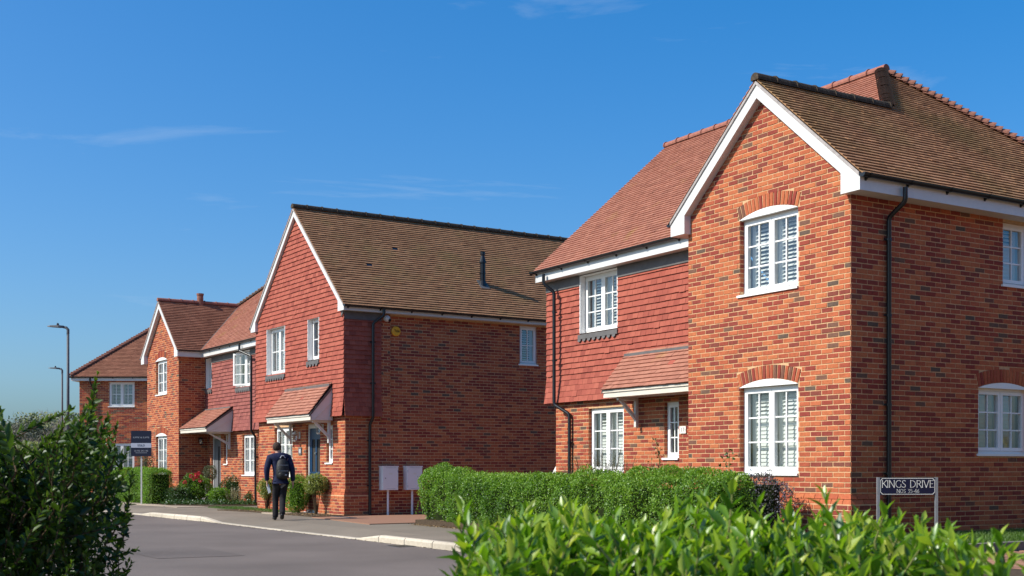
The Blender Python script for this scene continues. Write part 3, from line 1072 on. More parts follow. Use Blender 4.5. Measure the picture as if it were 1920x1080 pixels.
    fl = MB(); fl.poly([(-L, P_, 2.45), (-W, P_ + 0.1, 2.45), (-W, 0.12, 2.45), (-0.12, 0.12, 2.45), (-0.12, YB, 2.45), (-L, YB, 2.45)]); fl.build('upper_floor', M['dark'], H)
    # --- roof
    EF = P_ - EV                      # main front eave line y
    xr = EV - 3.56                    # ridge end
    yr = EF + 3.56
    zr = ZE + T * 3.56
    yh = EF + (W / 2 + EV)            # gable ridge meets the front slope
    XL = -L - 0.36                    # left verge
    YBK = yr + 3.56
    VG = -0.16
    planes = {
        'R': [(EV, VG), (XA, VG), (XA, yh), (xr, yr), (EV, YBK)],
        'GL': [(-W - EV, VG), (XA, VG), (XA, yh), (-W - EV, EF)],
        'F': [(-W - EV, EF), (XA, yh), (xr, yr), (XL, yr), (XL, EF)],
        'B': [(EV, YBK), (xr, yr), (XL, yr), (XL, YBK)]}
    zf = {'R': lambda x, y: ZE + T * (EV - x), 'GL': lambda x, y: ZE + T * (x + W + EV), 'F': lambda x, y: ZE + T * (y - EF), 'B': lambda x, y: ZE + T * (YBK - y)}
    rb = MB()
    for k, pts in planes.items():
        rb.poly([(x, y, zf[k](x, y) - 0.012) for x, y in pts])
    roof = rb.build('roof', M['underlay'], H)
    f1 = slope_frame((EV + 0.03, VG, ZE - 0.03 * T), (EV + 0.03, YBK, ZE - 0.03 * T), (-1, 0), T)
    lay_tiles(f1, to_st(f1, [(EV + 0.03, VG), (XA, VG), (XA, yh), (xr, yr), (EV + 0.03, YBK)], T, ZE, (-1, 0)), roof, cfg['mat_R'], singles=150 if ncl else 0, near=(1.6, 0.9))
    f2 = slope_frame((-W - EV - 0.03, VG, ZE - 0.03 * T), (-W - EV - 0.03, EF, ZE - 0.03 * T), (1, 0), T)
    lay_tiles(f2, to_st(f2, [(-W - EV - 0.03, VG), (XA, VG), (XA, yh), (-W - EV - 0.03, EF)], T, ZE, (1, 0)), roof, cfg['mat_GL'])
    f3 = slope_frame((XL, EF - 0.03, ZE - 0.03 * T), (-W - EV, EF - 0.03, ZE - 0.03 * T), (0, 1), T)
    lay_tiles(f3, to_st(f3, [(XL, EF - 0.03), (-W - EV, EF - 0.03), (-W - EV, EF), (XA, yh), (xr, yr), (XL, yr)], T, ZE, (0, 1)), roof, M['roof_clean'], singles=140 if ncl else 0, near=(3.6, 0.9))
    ridge_run(roof, (XA, VG - 0.02, ZA + 0.015), (XA, yh, ZA + 0.015), cfg['ridge_mat'])
    ridge_run(roof, (xr + 0.14, yr, zr + 0.015), (XL, yr, zr + 0.015), M['ridge'])
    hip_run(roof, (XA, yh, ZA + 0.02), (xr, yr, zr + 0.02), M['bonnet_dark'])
    hip_run(roof, (EV, YBK, ZE + 0.02), (xr, yr, zr + 0.02), M['bonnet'])
    # valley
    vb = MB()
    a = V((-W - EV, EF, ZE + 0.02)); b = V((XA, yh, ZA + 0.02)); s_ = V((0.035, -0.035, 0))
    vb.prism([a + s_, b + s_, b - s_, a - s_], (0, 0, 0.012))
    vb.build('valley', M['lead'], roof)
    # verge and barge boards
    zt = ZA - 0.075
    XB = 0.003                        # open joint where the two boards meet
    zfoot = ZE + T * 0.03 - 0.085
    barge(H, XA, zt, EV - 0.03, zt - T * (EV - 0.03 - XA), SOF, -0.06, 0.205)
    barge(H, XA, zt, -W - EV + 0.03, zt - T * (W + EV - 0.03 + XA), SOF, -W + 0.06, 0.205)
    # fascias and soffits
    fb = MB()
    fb.box(EV - 0.055, EV - 0.03, 0.001, YBK - 0.03, SOF, ZE - 0.045)
    fb.box(-W - EV + 0.03, -W - EV + 0.055, 0.001, EF + 0.03, SOF, ZE - 0.045)
    fb.box(XL + 0.02, -W - EV + 0.03, EF + 0.03, EF + 0.055, SOF, ZE - 0.045)
    fb.build('fascia', white, H)
    sb = MB()
    sb.box(0.0, EV - 0.056, 0.002, YBK - 0.03, SOF + 0.006, SOF + 0.02)
    sb.box(-W - EV + 0.056, -W, 0.002, EF + 0.03, SOF + 0.006, SOF + 0.02)
    sb.box(XL + 0.03, -W - 0.002, EF + 0.056, P_, SOF + 0.006, SOF + 0.02)
    sb.build('soffit', M['white_paint'], H)
    vt = MB()
    vt.prism([(XL + 0.03, EF + 0.03, ZE - 0.06), (XL + 0.03, yr, zr - 0.09), (XL + 0.03, yr, zr - 0.20), (XL + 0.03, EF + 0.03, SOF)], (0.03, 0, 0))
    vt.build('barge_board', white, H)
    # gutters and pipes
    gz = ZE - 0.015
    gutter(H, (EV + 0.03, VG + 0.0, gz), (EV + 0.03, YBK, gz), (1, 0, 0))
    gutter(H, (-W - EV - 0.03, VG + 0.02, gz), (-W - EV - 0.03, EF - 0.1, gz), (-1, 0, 0), brackets=False)
    gutter(H, (-W - 0.01, EF - 0.03, gz), (XL - 0.06, EF - 0.03, gz), (0, -1, 0))
    for path, out, clips in cfg['pipes']:
        downpipe(H, path, out, clips)
    if cfg.get('canopy'):
        canopy(H, **cfg['canopy'])
    return H

# the near house on the right
def neighbour(pos, rz):
    """plain buff house beyond the right edge: seen only in the flank windows, and lights the flank by bounce"""
    H = thing('buff_house', 'buff brick house beside the paved drive, beyond the near house', 'house', pos, rz)
    mb = MB(); mb.box(0, 7, -3, 11, -0.3, 5.0); w = mb.build('wall', M['buff'], H)
    fr = Fr((0, 11, 0), (0, -1, 0), (0, 0, 1))
    mb = MB(); mb.prism([(-0.3, -3.3, 4.99), (7.3, -3.3, 4.99), (3.5, -3.3, 8.3)], (0, 14.6, 0)); mb.build('roof', M['roof_clean'], H)
    for a in (2.0, 7.6, 11.0):
        for z in (0.95, 3.6):
            f = MB(); f.fbox(fr, a, a + 1.1, z, z + 1.2, 0.0, 0.04); wd = f.build('window', M['white'], H)
            g = MB(); g.fbox(fr, a + 0.08, a + 1.02, z + 0.08, z + 1.12, 0.041, 0.045); g.build('pane', M['dark'], wd)
    return H
M['buff'] = plain('buff brick', (0.52, 0.36, 0.20), 0.9, 0.1, 0.15, 9, 0.3)
_h = V((4.829, 17.490)) + V((0.5225, -0.8526)) * 9.0
neighbour((_h.x, _h.y, 0.25), -AL)
H1POS = (4.829, 17.490, 0.30)
cfg1 = dict(near=True, mat_R=M['roof_part'], mat_GL=M['roof_clean'], ridge_mat=M['ridge_dark'], tile_mat=M['wall_tile'],
            side_holes=[((3.367, 4.60, 3.86, 4.85), 'plain'), ((2.779, 4.03, 1.20, 2.225), 'arch')],
            main_holes=[(-7.91, -6.73, 0.90, 2.17), (-5.48, -5.06, 1.16, 2.19)],
            main_windows=[((-7.91, -6.73, 0.90, 2.17), 2, 2, 3), ((-5.48, -5.06, 1.16, 2.19), 1, 2, 3)],
            tile_holes=[(-8.115, -6.845, 3.70, 4.86)],
            tile_windows=[((-8.115, -6.845, 3.70, 4.86), 2, 2, 3, None)],
            pipes=[([(0.36, 0.72, 5.0), (0.36, 0.72, 4.80), (0.06, 0.72, 4.62), (0.06, 0.72, -0.1)], (1, 0, 0), (4.3, 3.2, 1.9, 0.9)),
                   ([(-9.0, 0.62, 5.0), (-9.0, 0.62, 4.80), (-8.86, 0.79, 4.62), (-8.86, 0.79, 2.29), (-8.50, 0.93, 2.08), (-8.50, 0.93, -0.1)], (0, -1, 0), (4.2, 3.2, 1.5))],
            canopy=dict(x0=-6.48, x1=-3.60, yw=0.93, yf=0.36, zb=2.30, zt=3.15, ends=(True, False), brackets=(-6.2,)))
H1 = house_A(H1POS, -AL, 'near red brick house whose tall brick gable stands behind the street nameplate', False, cfg1, 'brick and tile houses along the road')

# its mirror image further up the road
A3 = math.radians(57.0)
e3x, e3y = V((math.cos(A3), -math.sin(A3))), V((math.sin(A3), math.cos(A3)))
c3 = V((-11.241, 41.367))
o3 = c3 - e3x * 3.583
m3 = lambda x: -(x + 3.583)
cfg3 = dict(near=False, mat_R=M['roof_clean'], mat_GL=M['roof_far'], ridge_mat=M['ridge'], tile_mat=M['wall_tile_dull'],
            side_holes=[((3.4, 4.5, 3.75, 4.8), 'plain')],
            main_holes=[(m3(4.35), m3(3.30), 0.92, 2.2), (m3(1.95), m3(1.62), 1.27, 2.22), (m3(1.32), m3(0.38), 0.0, 2.22)],
            main_windows=[((m3(4.35), m3(3.30), 0.92, 2.2), 2, 2, 3), ((m3(1.95), m3(1.62), 1.27, 2.22), 1, 1, 3)],
            tile_holes=[(m3(4.15), m3(2.93), 3.72, 4.84), (m3(0.62), m3(0.06), 3.82, 4.84)],
            tile_windows=[((m3(4.15), m3(2.93), 3.72, 4.84), 2, 2, 3, 1), ((m3(0.62), m3(0.06), 3.82, 4.84), 1, 2, 3, None)],
            pipes=[([(m3(4.05), 0.62, 5.0), (m3(4.05), 0.62, 4.80), (m3(4.62), 0.79, 4.60), (m3(4.62), 0.79, 2.29), (m3(4.62), 0.93, 2.10), (m3(4.62), 0.93, -0.1)], (0, -1, 0), (4.2, 3.2, 1.5))],
            canopy=dict(x0=m3(2.62), x1=m3(0.06), yw=0.93, yf=0.06, zb=2.30, zt=3.12, ends=(True, False), brackets=(m3(2.40),)))
H3 = house_A((o3.x, o3.y, 0.12), -A3, 'far brick gabled house with a terracotta flue pot and a grey front door', True, cfg3, 'brick and tile houses along the road')
# flue pot on its ridge, front door, wall lamp
mb = MB(); mb.tube([(-1.79, 1.35, 6.9), (-1.79, 1.35, 7.30)], 0.112, 14); mb.tube([(-1.79, 1.35, 7.27), (-1.79, 1.35, 7.33)], 0.128, 14)
mb.build('flue_pot', M['bonnet'], H3, smooth=False)

def front_door(house, fr, a0, a1, b1, mat, style, back=0.07):
    fm = MB(); f = 0.065
    fm.fbox(fr, a0, a0 + f, 0.0, b1, -back - 0.06, -back + 0.01); fm.fbox(fr, a1 - f, a1, 0.0, b1, -back - 0.06, -back + 0.01)
    fm.fbox(fr, a0 + f, a1 - f, b1 - f * 1.6, b1, -back - 0.06, -back + 0.012)
    fm.fbox(fr, a0 - 0.02, a1 + 0.02, -0.02, 0.05, -back - 0.06, 0.06)
    F_ = fm.build('door_frame', M['white'], house)
    d = MB()
    x0, x1, z0, z1 = a0 + f + 0.003, a1 - f - 0.003, 0.055, b1 - f * 1.6 - 0.004
    wd = x1 - x0
    c0, c1 = -back - 0.055, -back - 0.012
    if style == 'blue':
        st = 0.16 * wd
        xm = 0.5 * (x0 + x1)
        for a, b in ((x0, x0 + st), (xm - st * 0.4, xm + st * 0.4), (x1 - st, x1)):
            d.fbox(fr, a, b, z0, z1, c0, c1)
        for a, b in ((x0 + st, xm - st * 0.4), (xm + st * 0.4, x1 - st)):
            d.fbox(fr, a, b, z0, z0 + 0.22, c0, c1); d.fbox(fr, a, b, z0 + 0.74, z0 + 0.98, c0, c1); d.fbox(fr, a, b, z1 - 0.28, z1, c0, c1)
            d.fbox(fr, a + 0.001, b - 0.001, z0 + 0.22, z0 + 0.74, c0, c1 - 0.018)
            d.fbox(fr, a + 0.03, b - 0.03, z0 + 0.26, z0 + 0.70, c1 - 0.018, c1 - 0.006)
        D = d.build('door', mat, house)
        for a, b in ((x0 + st, xm - st * 0.4), (xm + st * 0.4, x1 - st)):
            g = MB(); g.fbox(fr, a + 0.002, b - 0.002, z0 + 0.982, z1 - 0.282, c0 + 0.012, c1 - 0.02); g.build('pane', M['dark'], D)
        k = MB(); k.fbox(fr, xm - 0.13, xm + 0.13, z0 + 0.83, z0 + 0.90, c1, c1 + 0.012); k.build('letter_plate', M['chrome'], D)
        k = MB(); k.tube([fr.p(xm, z0 + 1.45, c1), fr.p(xm, z0 + 1.45, c1 + 0.03)], 0.03, 10); k.build('knocker', M['chrome'], D)
    else:
        d.fbox(fr, x0, x0 + 0.33 * wd, z0, z1, c0, c1); d.fbox(fr, x0 + 0.55 * wd, x1, z0, z1, c0, c1)
        d.fbox(fr, x0 + 0.33 * wd, x0 + 0.55 * wd, z0, z0 + 0.25, c0, c1); d.fbox(fr, x0 + 0.33 * wd, x0 + 0.55 * wd, z1 - 0.25, z1, c0, c1)
        D = d.build('door', mat, house)
        g = MB(); g.fbox(fr, x0 + 0.332 * wd, x0 + 0.548 * wd, z0 + 0.25, z1 - 0.25, c0 + 0.012, c1 - 0.02); g.build('pane', M['dark'], D)
    h = MB(); h.tube([fr.p(x0 + 0.05, z0 + 0.95, c1), fr.p(x0 + 0.05, z0 + 0.95, c1 + 0.05), fr.p(x0 + 0.16, z0 + 0.95, c1 + 0.05)], 0.011, 8); h.build('handle', M['chrome'], D)
    return D
front_door(H3, Fr((0, 1.0, 0), (1, 0, 0), (0, 0, 1)), m3(1.32), m3(0.38), 2.22, M['grey_door'], 'grey')

# ---------------- the middle house: tile-hung gable, long brick flank
A2 = math.radians(57.0)
def house_B(pos, rz, label, group):
    H = thing('brick_house', label, 'house', pos, rz, group)
    W, YB, SOF = 5.62, 10.3, 4.93
    T = 0.925
    XA = -W / 2
    EV = 0.27
    ZA = 7.925
    ZE = ZA - T * (W / 2 + EV)
    ZT = 2.40
    FRF = Fr((0, 0, 0), (1, 0, 0), (0, 0, 1)); FRS = Fr((0, 0, 0), (0, 1, 0), (0, 0, 1))
    rk = lambda x: ZA - 0.10 - T * abs(x - XA)
    w1 = (-4.84, -3.57, 3.67, 4.93); w2 = (-2.06, -1.37, 3.88, 4.94)
    dr = (-2.335, -1.455, 0.0, 2.25); sd = (-1.08, -0.70, 1.26, 2.19); lw = (-4.46, -3.22, 0.92, 2.22)
    wf = wall_sheet(FRF, -W + 0.03, 0, -0.15, 4.96, [w1, w2, dr, sd, lw], 'front_wall', M['mortar'], H, extra=[(-W + 0.03, 4.96), (0, 4.96), (0, rk(0)), (XA, rk(XA)), (-W + 0.03, rk(-W))])
    lay_bricks(FRF, [(-W + 0.03, -0.1), (0, -0.1), (0, ZT + 0.05), (-W + 0.03, ZT + 0.05)], [dr, sd, lw], wf, base=0.02, singles=60, near=(-0.5, 1.2))
    for h in (dr, sd, lw): reveal_bricks(FRF, h, wf, base=0.02)
    window(H, FRF, *lw, lights=2, cols=2, rows=3, blind='mixed', back=0.07)
    window(H, FRF, *sd, lights=1, cols=2, rows=3, blind=None, back=0.07)
    front_door(H, FRF, dr[0], dr[1], dr[3], M['blue_door'], 'blue')
    plinth(H, -W + 0.03, 0, 0.60, 0.62, wf)
    # tile hanging on the gable and round the corner
    FRT = Fr((0, -0.055, 0), (1, 0, 0), (0, 0, 1))
    bk = wall_sheet(FRT, -W - 0.02, 0.055, ZT + 0.02, 4.96, [w1, w2], 'tile_hanging', M['underlay'], H, depth=0.05, extra=[(-W - 0.02, 4.96), (0.055, 4.96), (0.055, rk(0)), (XA, rk(XA) + 0.02), (-W - 0.02, rk(-W))])
    FRT2 = Fr((0.055, 0, 0), (0, 1, 0), (0, 0, 1))
    TY = 0.945
    bk2 = wall_sheet(FRT2, -0.055, TY - 0.005, ZT + 0.02, SOF, [], 'side_tile_hanging', M['underlay'], H, depth=0.05)
    e = MB(); e.poly([(-W, -0.055, ZT + 0.02), (0.055, -0.055, ZT + 0.02), (0.055, TY, ZT + 0.02), (0, TY, ZT + 0.02), (0, 0, ZT + 0.02), (-W, 0, ZT + 0.02)]); e.build('batten_edge', M['underlay'], H)
    def flare(t): return max(0.0, 0.05 * (1 - t / 0.42))
    ft = Fr((0, -0.055, ZT), (1, 0, 0), (0, 0, 1))
    holes = [(h[0] - 0.01, h[1] + 0.01, h[2] - ZT - 0.05, h[3] - ZT + 0.03) for h in (w1, w2)]
    lay_tiles(ft, [(-W - 0.05, 0), (0.075, 0), (0.075, rk(0) - ZT), (XA, rk(XA) - ZT), (-W - 0.05, rk(-W) - ZT)], bk, M['wall_tile'], name='wall_tile', gauge=0.115, singles=290, near=(-1.5, 1.5), lift=0.030, rest='wall_tiling', holes=holes, nfun=flare, jit=0.0025)
    ft2 = Fr((0.055, 0, ZT), (0, 1, 0), (0, 0, 1))
    lay_tiles(ft2, [(-0.06, 0), (TY, 0), (TY, SOF - ZT - 0.18), (-0.06, SOF - ZT - 0.18)], bk2, M['wall_tile'], name='wall_tile', gauge=0.115, lift=0.030, rest='wall_tiling', nfun=flare, jit=0.0025)
    b = MB(); b.box(0.055, 0.085, -0.05, TY, SOF - 0.19, SOF); b.build('lead_band', M['lead'], H)
    for h, n, c, r, op in ((w1, 2, 2, 2, None), (w2, 1, 2, 2, None)):
        window(H, FRF, *h, lights=n, cols=c, rows=r, blind='slats' if n > 1 else None, back=0.06, open_light=op)
        rv = MB()
        rv.box(h[0] - 0.012, h[0] + 0.012, -0.075, 0.05, h[2], h[3]); rv.box(h[1] - 0.012, h[1] + 0.012, -0.075, 0.05, h[2], h[3])
        rv.box(h[0] + 0.012, h[1] - 0.012, -0.07, 0.05, h[3] - 0.004, h[3] + 0.01)
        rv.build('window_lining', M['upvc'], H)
        scallop(H, FRT, h[0] - 0.04, h[1] + 0.03, h[2] - 0.03)
    # flank
    sw = (5.06, 5.64, 3.88, 4.90)
    ws = wall_sheet(FRS, 0, YB, -0.15, SOF + 0.1, [sw], 'side_wall', M['mortar'], H)
    lay_bricks(FRS, [(0, -0.1), (YB, -0.1), (YB, SOF), (TY, SOF), (TY, ZT + 0.02), (0, ZT + 0.02)], [sw], ws, singles=236, near=(2.4, 2.8), base=0.02, off=1, lim=(0, 8.2))
    reveal_bricks(FRS, sw, ws, base=0.02)
    window(H, FRS, *sw, lights=1, cols=2, rows=2, blind='slats', back=0.06)
    pr = MB(); pr.box(0.0, 0.05, TY + 0.002, 1.20, 2.30, SOF)
    pi = pr.build('brick_pier', M['mortar'], H)
    lay_bricks(Fr((0.05, 0, 0), (0, 1, 0), (0, 0, 1)), [(TY + 0.002, 2.30), (1.20, 2.30), (1.20, SOF), (TY + 0.002, SOF)], [], pi, base=2.30)
    # rest of the shell
    o = MB(); o.poly([(-W, 0, -0.15), (-W, YB, -0.15), (-W, YB, SOF), (-W, 0, SOF)]); o.build('end_wall', M['brick'], H)
    o = MB(); o.poly([(-W, YB, -0.15), (0, YB, -0.15), (0, YB, rk(0)), (XA, YB, rk(XA)), (-W, YB, rk(-W))]); o.build('back_wall', M['brick'], H)
    o = MB(); o.poly([(-W, 0.12, 2.5), (-0.12, 0.12, 2.5), (-0.12, YB, 2.5), (-W, YB, 2.5)]); o.build('upper_floor', M['dark'], H)
    # roof
    VG = -0.17; YE = YB + 0.2
    rb = MB()
    rb.poly([(EV, VG, ZE - 0.012), (EV, YE, ZE - 0.012), (XA, YE, ZA - 0.012), (XA, VG, ZA - 0.012)])
    rb.poly([(-W - EV, VG, ZE - 0.012), (-W - EV, YE, ZE - 0.012), (XA, YE, ZA - 0.012), (XA, VG, ZA - 0.012)])
    roof = rb.build('roof', M['underlay'], H)
    LT = (EV + 0.03 - XA) * math.sqrt(1 + T * T)
    f1 = slope_frame((EV + 0.03, VG, ZE - 0.03 * T), (EV + 0.03, YE, ZE - 0.03 * T), (-1, 0), T)
    vents = [(2.16 + 0.17, 2.33 + 0.17, (EV + 1.713) * 1.362, (EV + 1.713) * 1.362 + 0.1), (1.08 + 0.17, 1.25 + 0.17, (EV + 1.034) * 1.362, (EV + 1.034) * 1.362 + 0.1)]
    lay_tiles(f1, [(0, 0), (YE - VG, 0), (YE - VG, LT), (0, LT)], roof, M['roof_moss'], singles=280, near=(2.0, 1.2), holes=[(v[0], v[1], v[2], v[3]) for v in vents])
    f2 = slope_frame((-W - EV - 0.03, VG, ZE - 0.03 * T), (-W - EV - 0.03, YE, ZE - 0.03 * T), (1, 0), T)
    lay_tiles(f2, [(0, 0), (YE - VG, 0), (YE - VG, LT), (0, LT)], roof, M['roof_clean'])
    for v in vents:
        k = MB(); k.fbox(f1, v[0], v[1], v[2] - 0.02, v[3] + 0.02, 0.0, 0.01); k.build('tile_vent', M['black'], roof)
    ridge_run(roof, (XA, VG - 0.02, ZA + 0.015), (XA, YE, ZA + 0.015), M['ridge_dark'])
    zt = ZA - 0.075
    barge(H, XA, zt, EV - 0.03, zt - T * (EV - 0.03 - XA), SOF, -0.10, 0.16, y0=-0.15, y1=-0.04)
    barge(H, XA, zt, -W - EV + 0.03, zt - T * (W + EV - 0.03 + XA), SOF, -W + 0.10, 0.16, y0=-0.15, y1=-0.04)
    fb = MB(); fb.box(EV - 0.055, EV - 0.03, -0.039, YE, SOF, ZE - 0.045); fb.box(-W - EV + 0.03, -W - EV + 0.055, -0.039, YE, SOF, ZE - 0.045); fb.build('fascia', M['white'], H)
    sb = MB(); sb.box(0.0, EV - 0.056, -0.03, YE, SOF + 0.006, SOF + 0.02); sb.box(-W - EV + 0.056, -W, -0.03, YE, SOF + 0.006, SOF + 0.02); sb.build('soffit', M['white_paint'], H)
    k = MB(); k.prism([(-0.02, -0.10, SOF - 0.14), (0.10, -0.10, SOF - 0.04), (0.10, -0.10, SOF - 0.001), (-0.02, -0.10, SOF - 0.001)], (0, 0.06, 0)); k.build('corner_flashing', M['lead'], H)
    gz = ZE - 0.015
    gutter(H, (EV + 0.03, VG, gz), (EV + 0.03, YE, gz), (1, 0, 0))
    gutter(H, (-W - EV - 0.03, VG + 0.02, gz), (-W - EV - 0.03, YE, gz), (-1, 0, 0), brackets=False)
    downpipe(H, [(0.30, 0.90, 5.05), (0.30, 0.90, 4.86), (0.19, 0.66, 4.66), (0.19, 0.66, 2.36), (0.075, 0.63, 2.20), (0.075, 0.63, -0.1)], (1, 0, 0), (4.2, 3.2, 1.8, 0.7))
    canopy(H, x0=-3.36, x1=-0.60, yw=-0.06, yf=-0.64, zb=2.30, zt=3.20, ends=(True, True), brackets=(-3.15, -0.72))
    # soil vent pipe through the roof
    vp = MB()
    bx, by = -0.74, 4.37; bz = ZE + T * (EV - bx)
    for (z0, z1, r0, r1) in ((-0.10, 0.30, 0.062, 0.062), (0.30, 0.33, 0.075, 0.075), (0.33, 0.58, 0.060, 0.060), (0.58, 0.61, 0.085, 0.085), (0.61, 0.78, 0.072, 0.04), (0.78, 0.80, 0.04, 0.055), (0.80, 0.88, 0.055, 0.055)):
        vp.tube([(bx, by, bz + z0), (bx, by, bz + z1)], [r0 * 1.22, r1 * 1.22], 12)
    vpo = vp.build('vent_pipe', M['black'], H)
    fl = MB(); f3 = Fr(f1.p(by - VG, (EV + 0.03 - bx) * math.sqrt(1 + T * T), 0.0), f1.a, f1.u, f1.n)
    fl.fbox(f3, -0.14, 0.14, -0.2, 0.17, 0.022, 0.03); fl.build('lead_slate', M['lead'], vpo)
    co = MB(); co.tube([(bx, by, bz - 0.05), (bx, by, bz + 0.14)], [0.11, 0.068], 12); co.build('collar', M['black'], vpo)
    return H
H2POS = (-4.044, 29.716, 0.137)
H2 = house_B(H2POS, -A2, 'middle house with red tile-hung gable, blue front door and long shaded brick flank', 'brick and tile houses along the road')

# ---------------- hip-roofed house closing the view at the far left
def house_C(pos, rz, label, group):
    H = thing('brick_house', label, 'house', pos, rz, group)
    W, YB, SOF = 9.0, 7.4, 4.86
    T, EV = 0.86, 0.30
    ZE = SOF + 0.19
    FRF = Fr((0, 0, 0), (1, 0, 0), (0, 0, 1)); FRL = Fr((0, YB, 0), (0, -1, 0), (0, 0, 1))
    w1 = (1.26, 2.36, 3.78, 4.82); w2 = (1.26, 2.36, 0.95, 2.2)
    wf = wall_sheet(FRF, 0, W, -0.15, SOF + 0.1, [w1, w2], 'front_wall', M['mortar'], H)
    lay_bricks(FRF, [(0, -0.1), (W, -0.1), (W, SOF), (0, SOF)], [w1, w2], wf, base=0.02, lim=(0, 5.2))
    for h in (w1, w2):
        reveal_bricks(FRF, h, wf, base=0.02); window(H, FRF, *h, lights=2, cols=2, rows=2, blind='slats', back=0.05)
    o = MB(); o.poly([(0, YB, -0.15), (0, 0, -0.15), (0, 0, SOF), (0, YB, SOF)]); wl = o.build('side_wall', M['mortar'], H)
    lay_bricks(FRL, [(0, -0.1), (YB, -0.1), (YB, SOF), (0, SOF)], [], wl, base=0.02)
    o = MB(); o.poly([(W, 0, -0.15), (W, YB, -0.15), (W, YB, SOF), (W, 0, SOF)]); o.poly([(0, YB, -0.15), (W, YB, -0.15), (W, YB, SOF), (0, YB, SOF)]); o.build('back_wall', M['brick'], H)
    hw = YB / 2 + EV; zr = ZE + T * hw
    rb = MB()
    A, B, C, D = (-EV, -EV, ZE), (W + EV, -EV, ZE), (W + EV, YB + EV, ZE), (-EV, YB + EV, ZE); R0, R1 = (-EV + hw, YB / 2, zr), (W + EV - hw, YB / 2, zr)
    dz = lambda p: (p[0], p[1], p[2] - 0.012)
    for q in ((A, B, R1, R0), (B, C, R1), (C, D, R0, R1), (D, A, R0)): rb.poly([dz(p) for p in q])
    roof = rb.build('roof', M['underlay'], H)
    f1 = slope_frame((-EV, -EV - 0.03, ZE - 0.026), (W + EV, -EV - 0.03, ZE - 0.026), (0, 1), T)
    lay_tiles(f1, to_st(f1, [(-EV, -EV - 0.03), (W + EV, -EV - 0.03), (W + EV - hw, YB / 2), (-EV + hw, YB / 2)], T, ZE, (0, 1)), roof, M['roof_far'])
    f2 = slope_frame((-EV - 0.03, -EV, ZE - 0.026), (-EV - 0.03, YB + EV, ZE - 0.026), (1, 0), T)
    lay_tiles(f2, to_st(f2, [(-EV - 0.03, -EV), (-EV - 0.03, YB + EV), (-EV + hw, YB / 2)], T, ZE, (1, 0)), roof, M['roof_far'])
    hip_run(roof, (-EV, -EV, ZE + 0.01), (R0[0], R0[1], zr + 0.01), M['bonnet']); hip_run(roof, (W + EV, -EV, ZE + 0.01), (R1[0], R1[1], zr + 0.01), M['bonnet'])
    ridge_run(roof, R0, R1, M['ridge'])
    fb = MB(); fb.box(-EV + 0.03, W + EV, -EV + 0.03, -EV + 0.055, SOF, ZE - 0.03); fb.box(-EV + 0.03, -EV + 0.055, -EV + 0.055, YB, SOF, ZE - 0.03); fb.build('fascia', M['white'], H)
    sb = MB(); sb.box(-EV + 0.056, W, -EV + 0.056, -0.001, SOF + 0.006, SOF + 0.02); sb.box(-EV + 0.056, -0.001, 0.0, YB, SOF + 0.006, SOF + 0.02); sb.build('soffit', M['white_paint'], H)
    gutter(H, (-EV - 0.02, -EV - 0.02, ZE - 0.015), (W + EV, -EV - 0.02, ZE - 0.015), (0, -1, 0)); gutter(H, (-EV - 0.02, -EV, ZE - 0.015), (-EV - 0.02, YB, ZE - 0.015), (-1, 0, 0), brackets=False)
    downpipe(H, [(0.55, -EV, 4.98), (0.55, -EV, 4.80), (0.62, -0.07, 4.55), (0.62, -0.07, -0.1)], (0, -1, 0), (4.0, 2.6, 1.2))
    return H
H4 = house_C((-18.51, 52.5, 0.10), 0.0, 'hip-roofed brick house at the far end of the road, facing the camera', 'brick and tile houses along the road')
# ------------------------------------------------------------------ ground
def ground_mat(name, c1, c2, scale, bump=0.3, rough=0.9, speck=None, big=None):
    m, t, b = new_mat(name)
    geo = t.nodes.new('ShaderNodeNewGeometry')
    n = t.nodes.new('ShaderNodeTexNoise'); n.inputs['Scale'].default_value = scale; n.inputs['Detail'].default_value = 8; n.inputs['Roughness'].default_value = 0.75
    r = t.nodes.new('ShaderNodeValToRGB'); r.color_ramp.elements[0].position = 0.32; r.color_ramp.elements[1].position = 0.68
    r.color_ramp.elements[0].color = (*c1, 1); r.color_ramp.elements[1].color = (*c2, 1)
    t.links.new(geo.outputs['Position'], n.inputs['Vector']); t.links.new(n.outputs['Fac'], r.inputs[0])
    last = r.outputs[0]
    n2 = t.nodes.new('ShaderNodeTexNoise'); n2.inputs['Scale'].default_value = 0.45; n2.inputs['Detail'].default_value = 5
    t.links.new(geo.outputs['Position'], n2.inputs['Vector'])
    mr = t.nodes.new('ShaderNodeMapRange'); mr.inputs['From Min'].default_value = 0.3; mr.inputs['From Max'].default_value = 0.7; mr.inputs['To Min'].default_value = 0.82; mr.inputs['To Max'].default_value = 1.14
    t.links.new(n2.outputs['Fac'], mr.inputs[0])
    mu = t.nodes.new('ShaderNodeVectorMath'); mu.operation = 'MULTIPLY'
    t.links.new(last, mu.inputs[0]); t.links.new(mr.outputs[0], mu.inputs[1])
    t.links.new(mu.outputs[0], b.inputs['Base Color'])
    b.inputs['Roughness'].default_value = rough; b.inputs['Specular IOR Level'].default_value = 0.25
    n3 = t.nodes.new('ShaderNodeTexNoise'); n3.inputs['Scale'].default_value = scale * 2; n3.inputs['Detail'].default_value = 3
    t.links.new(geo.outputs['Position'], n3.inputs['Vector'])
    bp = t.nodes.new('ShaderNodeBump'); bp.inputs['Strength'].default_value = bump; bp.inputs['Distance'].default_value = 0.01
    t.links.new(n3.outputs['Fac'], bp.inputs['Height']); t.links.new(bp.outputs[0], b.inputs['Normal'])
    return m
M['asphalt'] = ground_mat('road asphalt', (0.080, 0.066, 0.058), (0.225, 0.186, 0.162), 55)
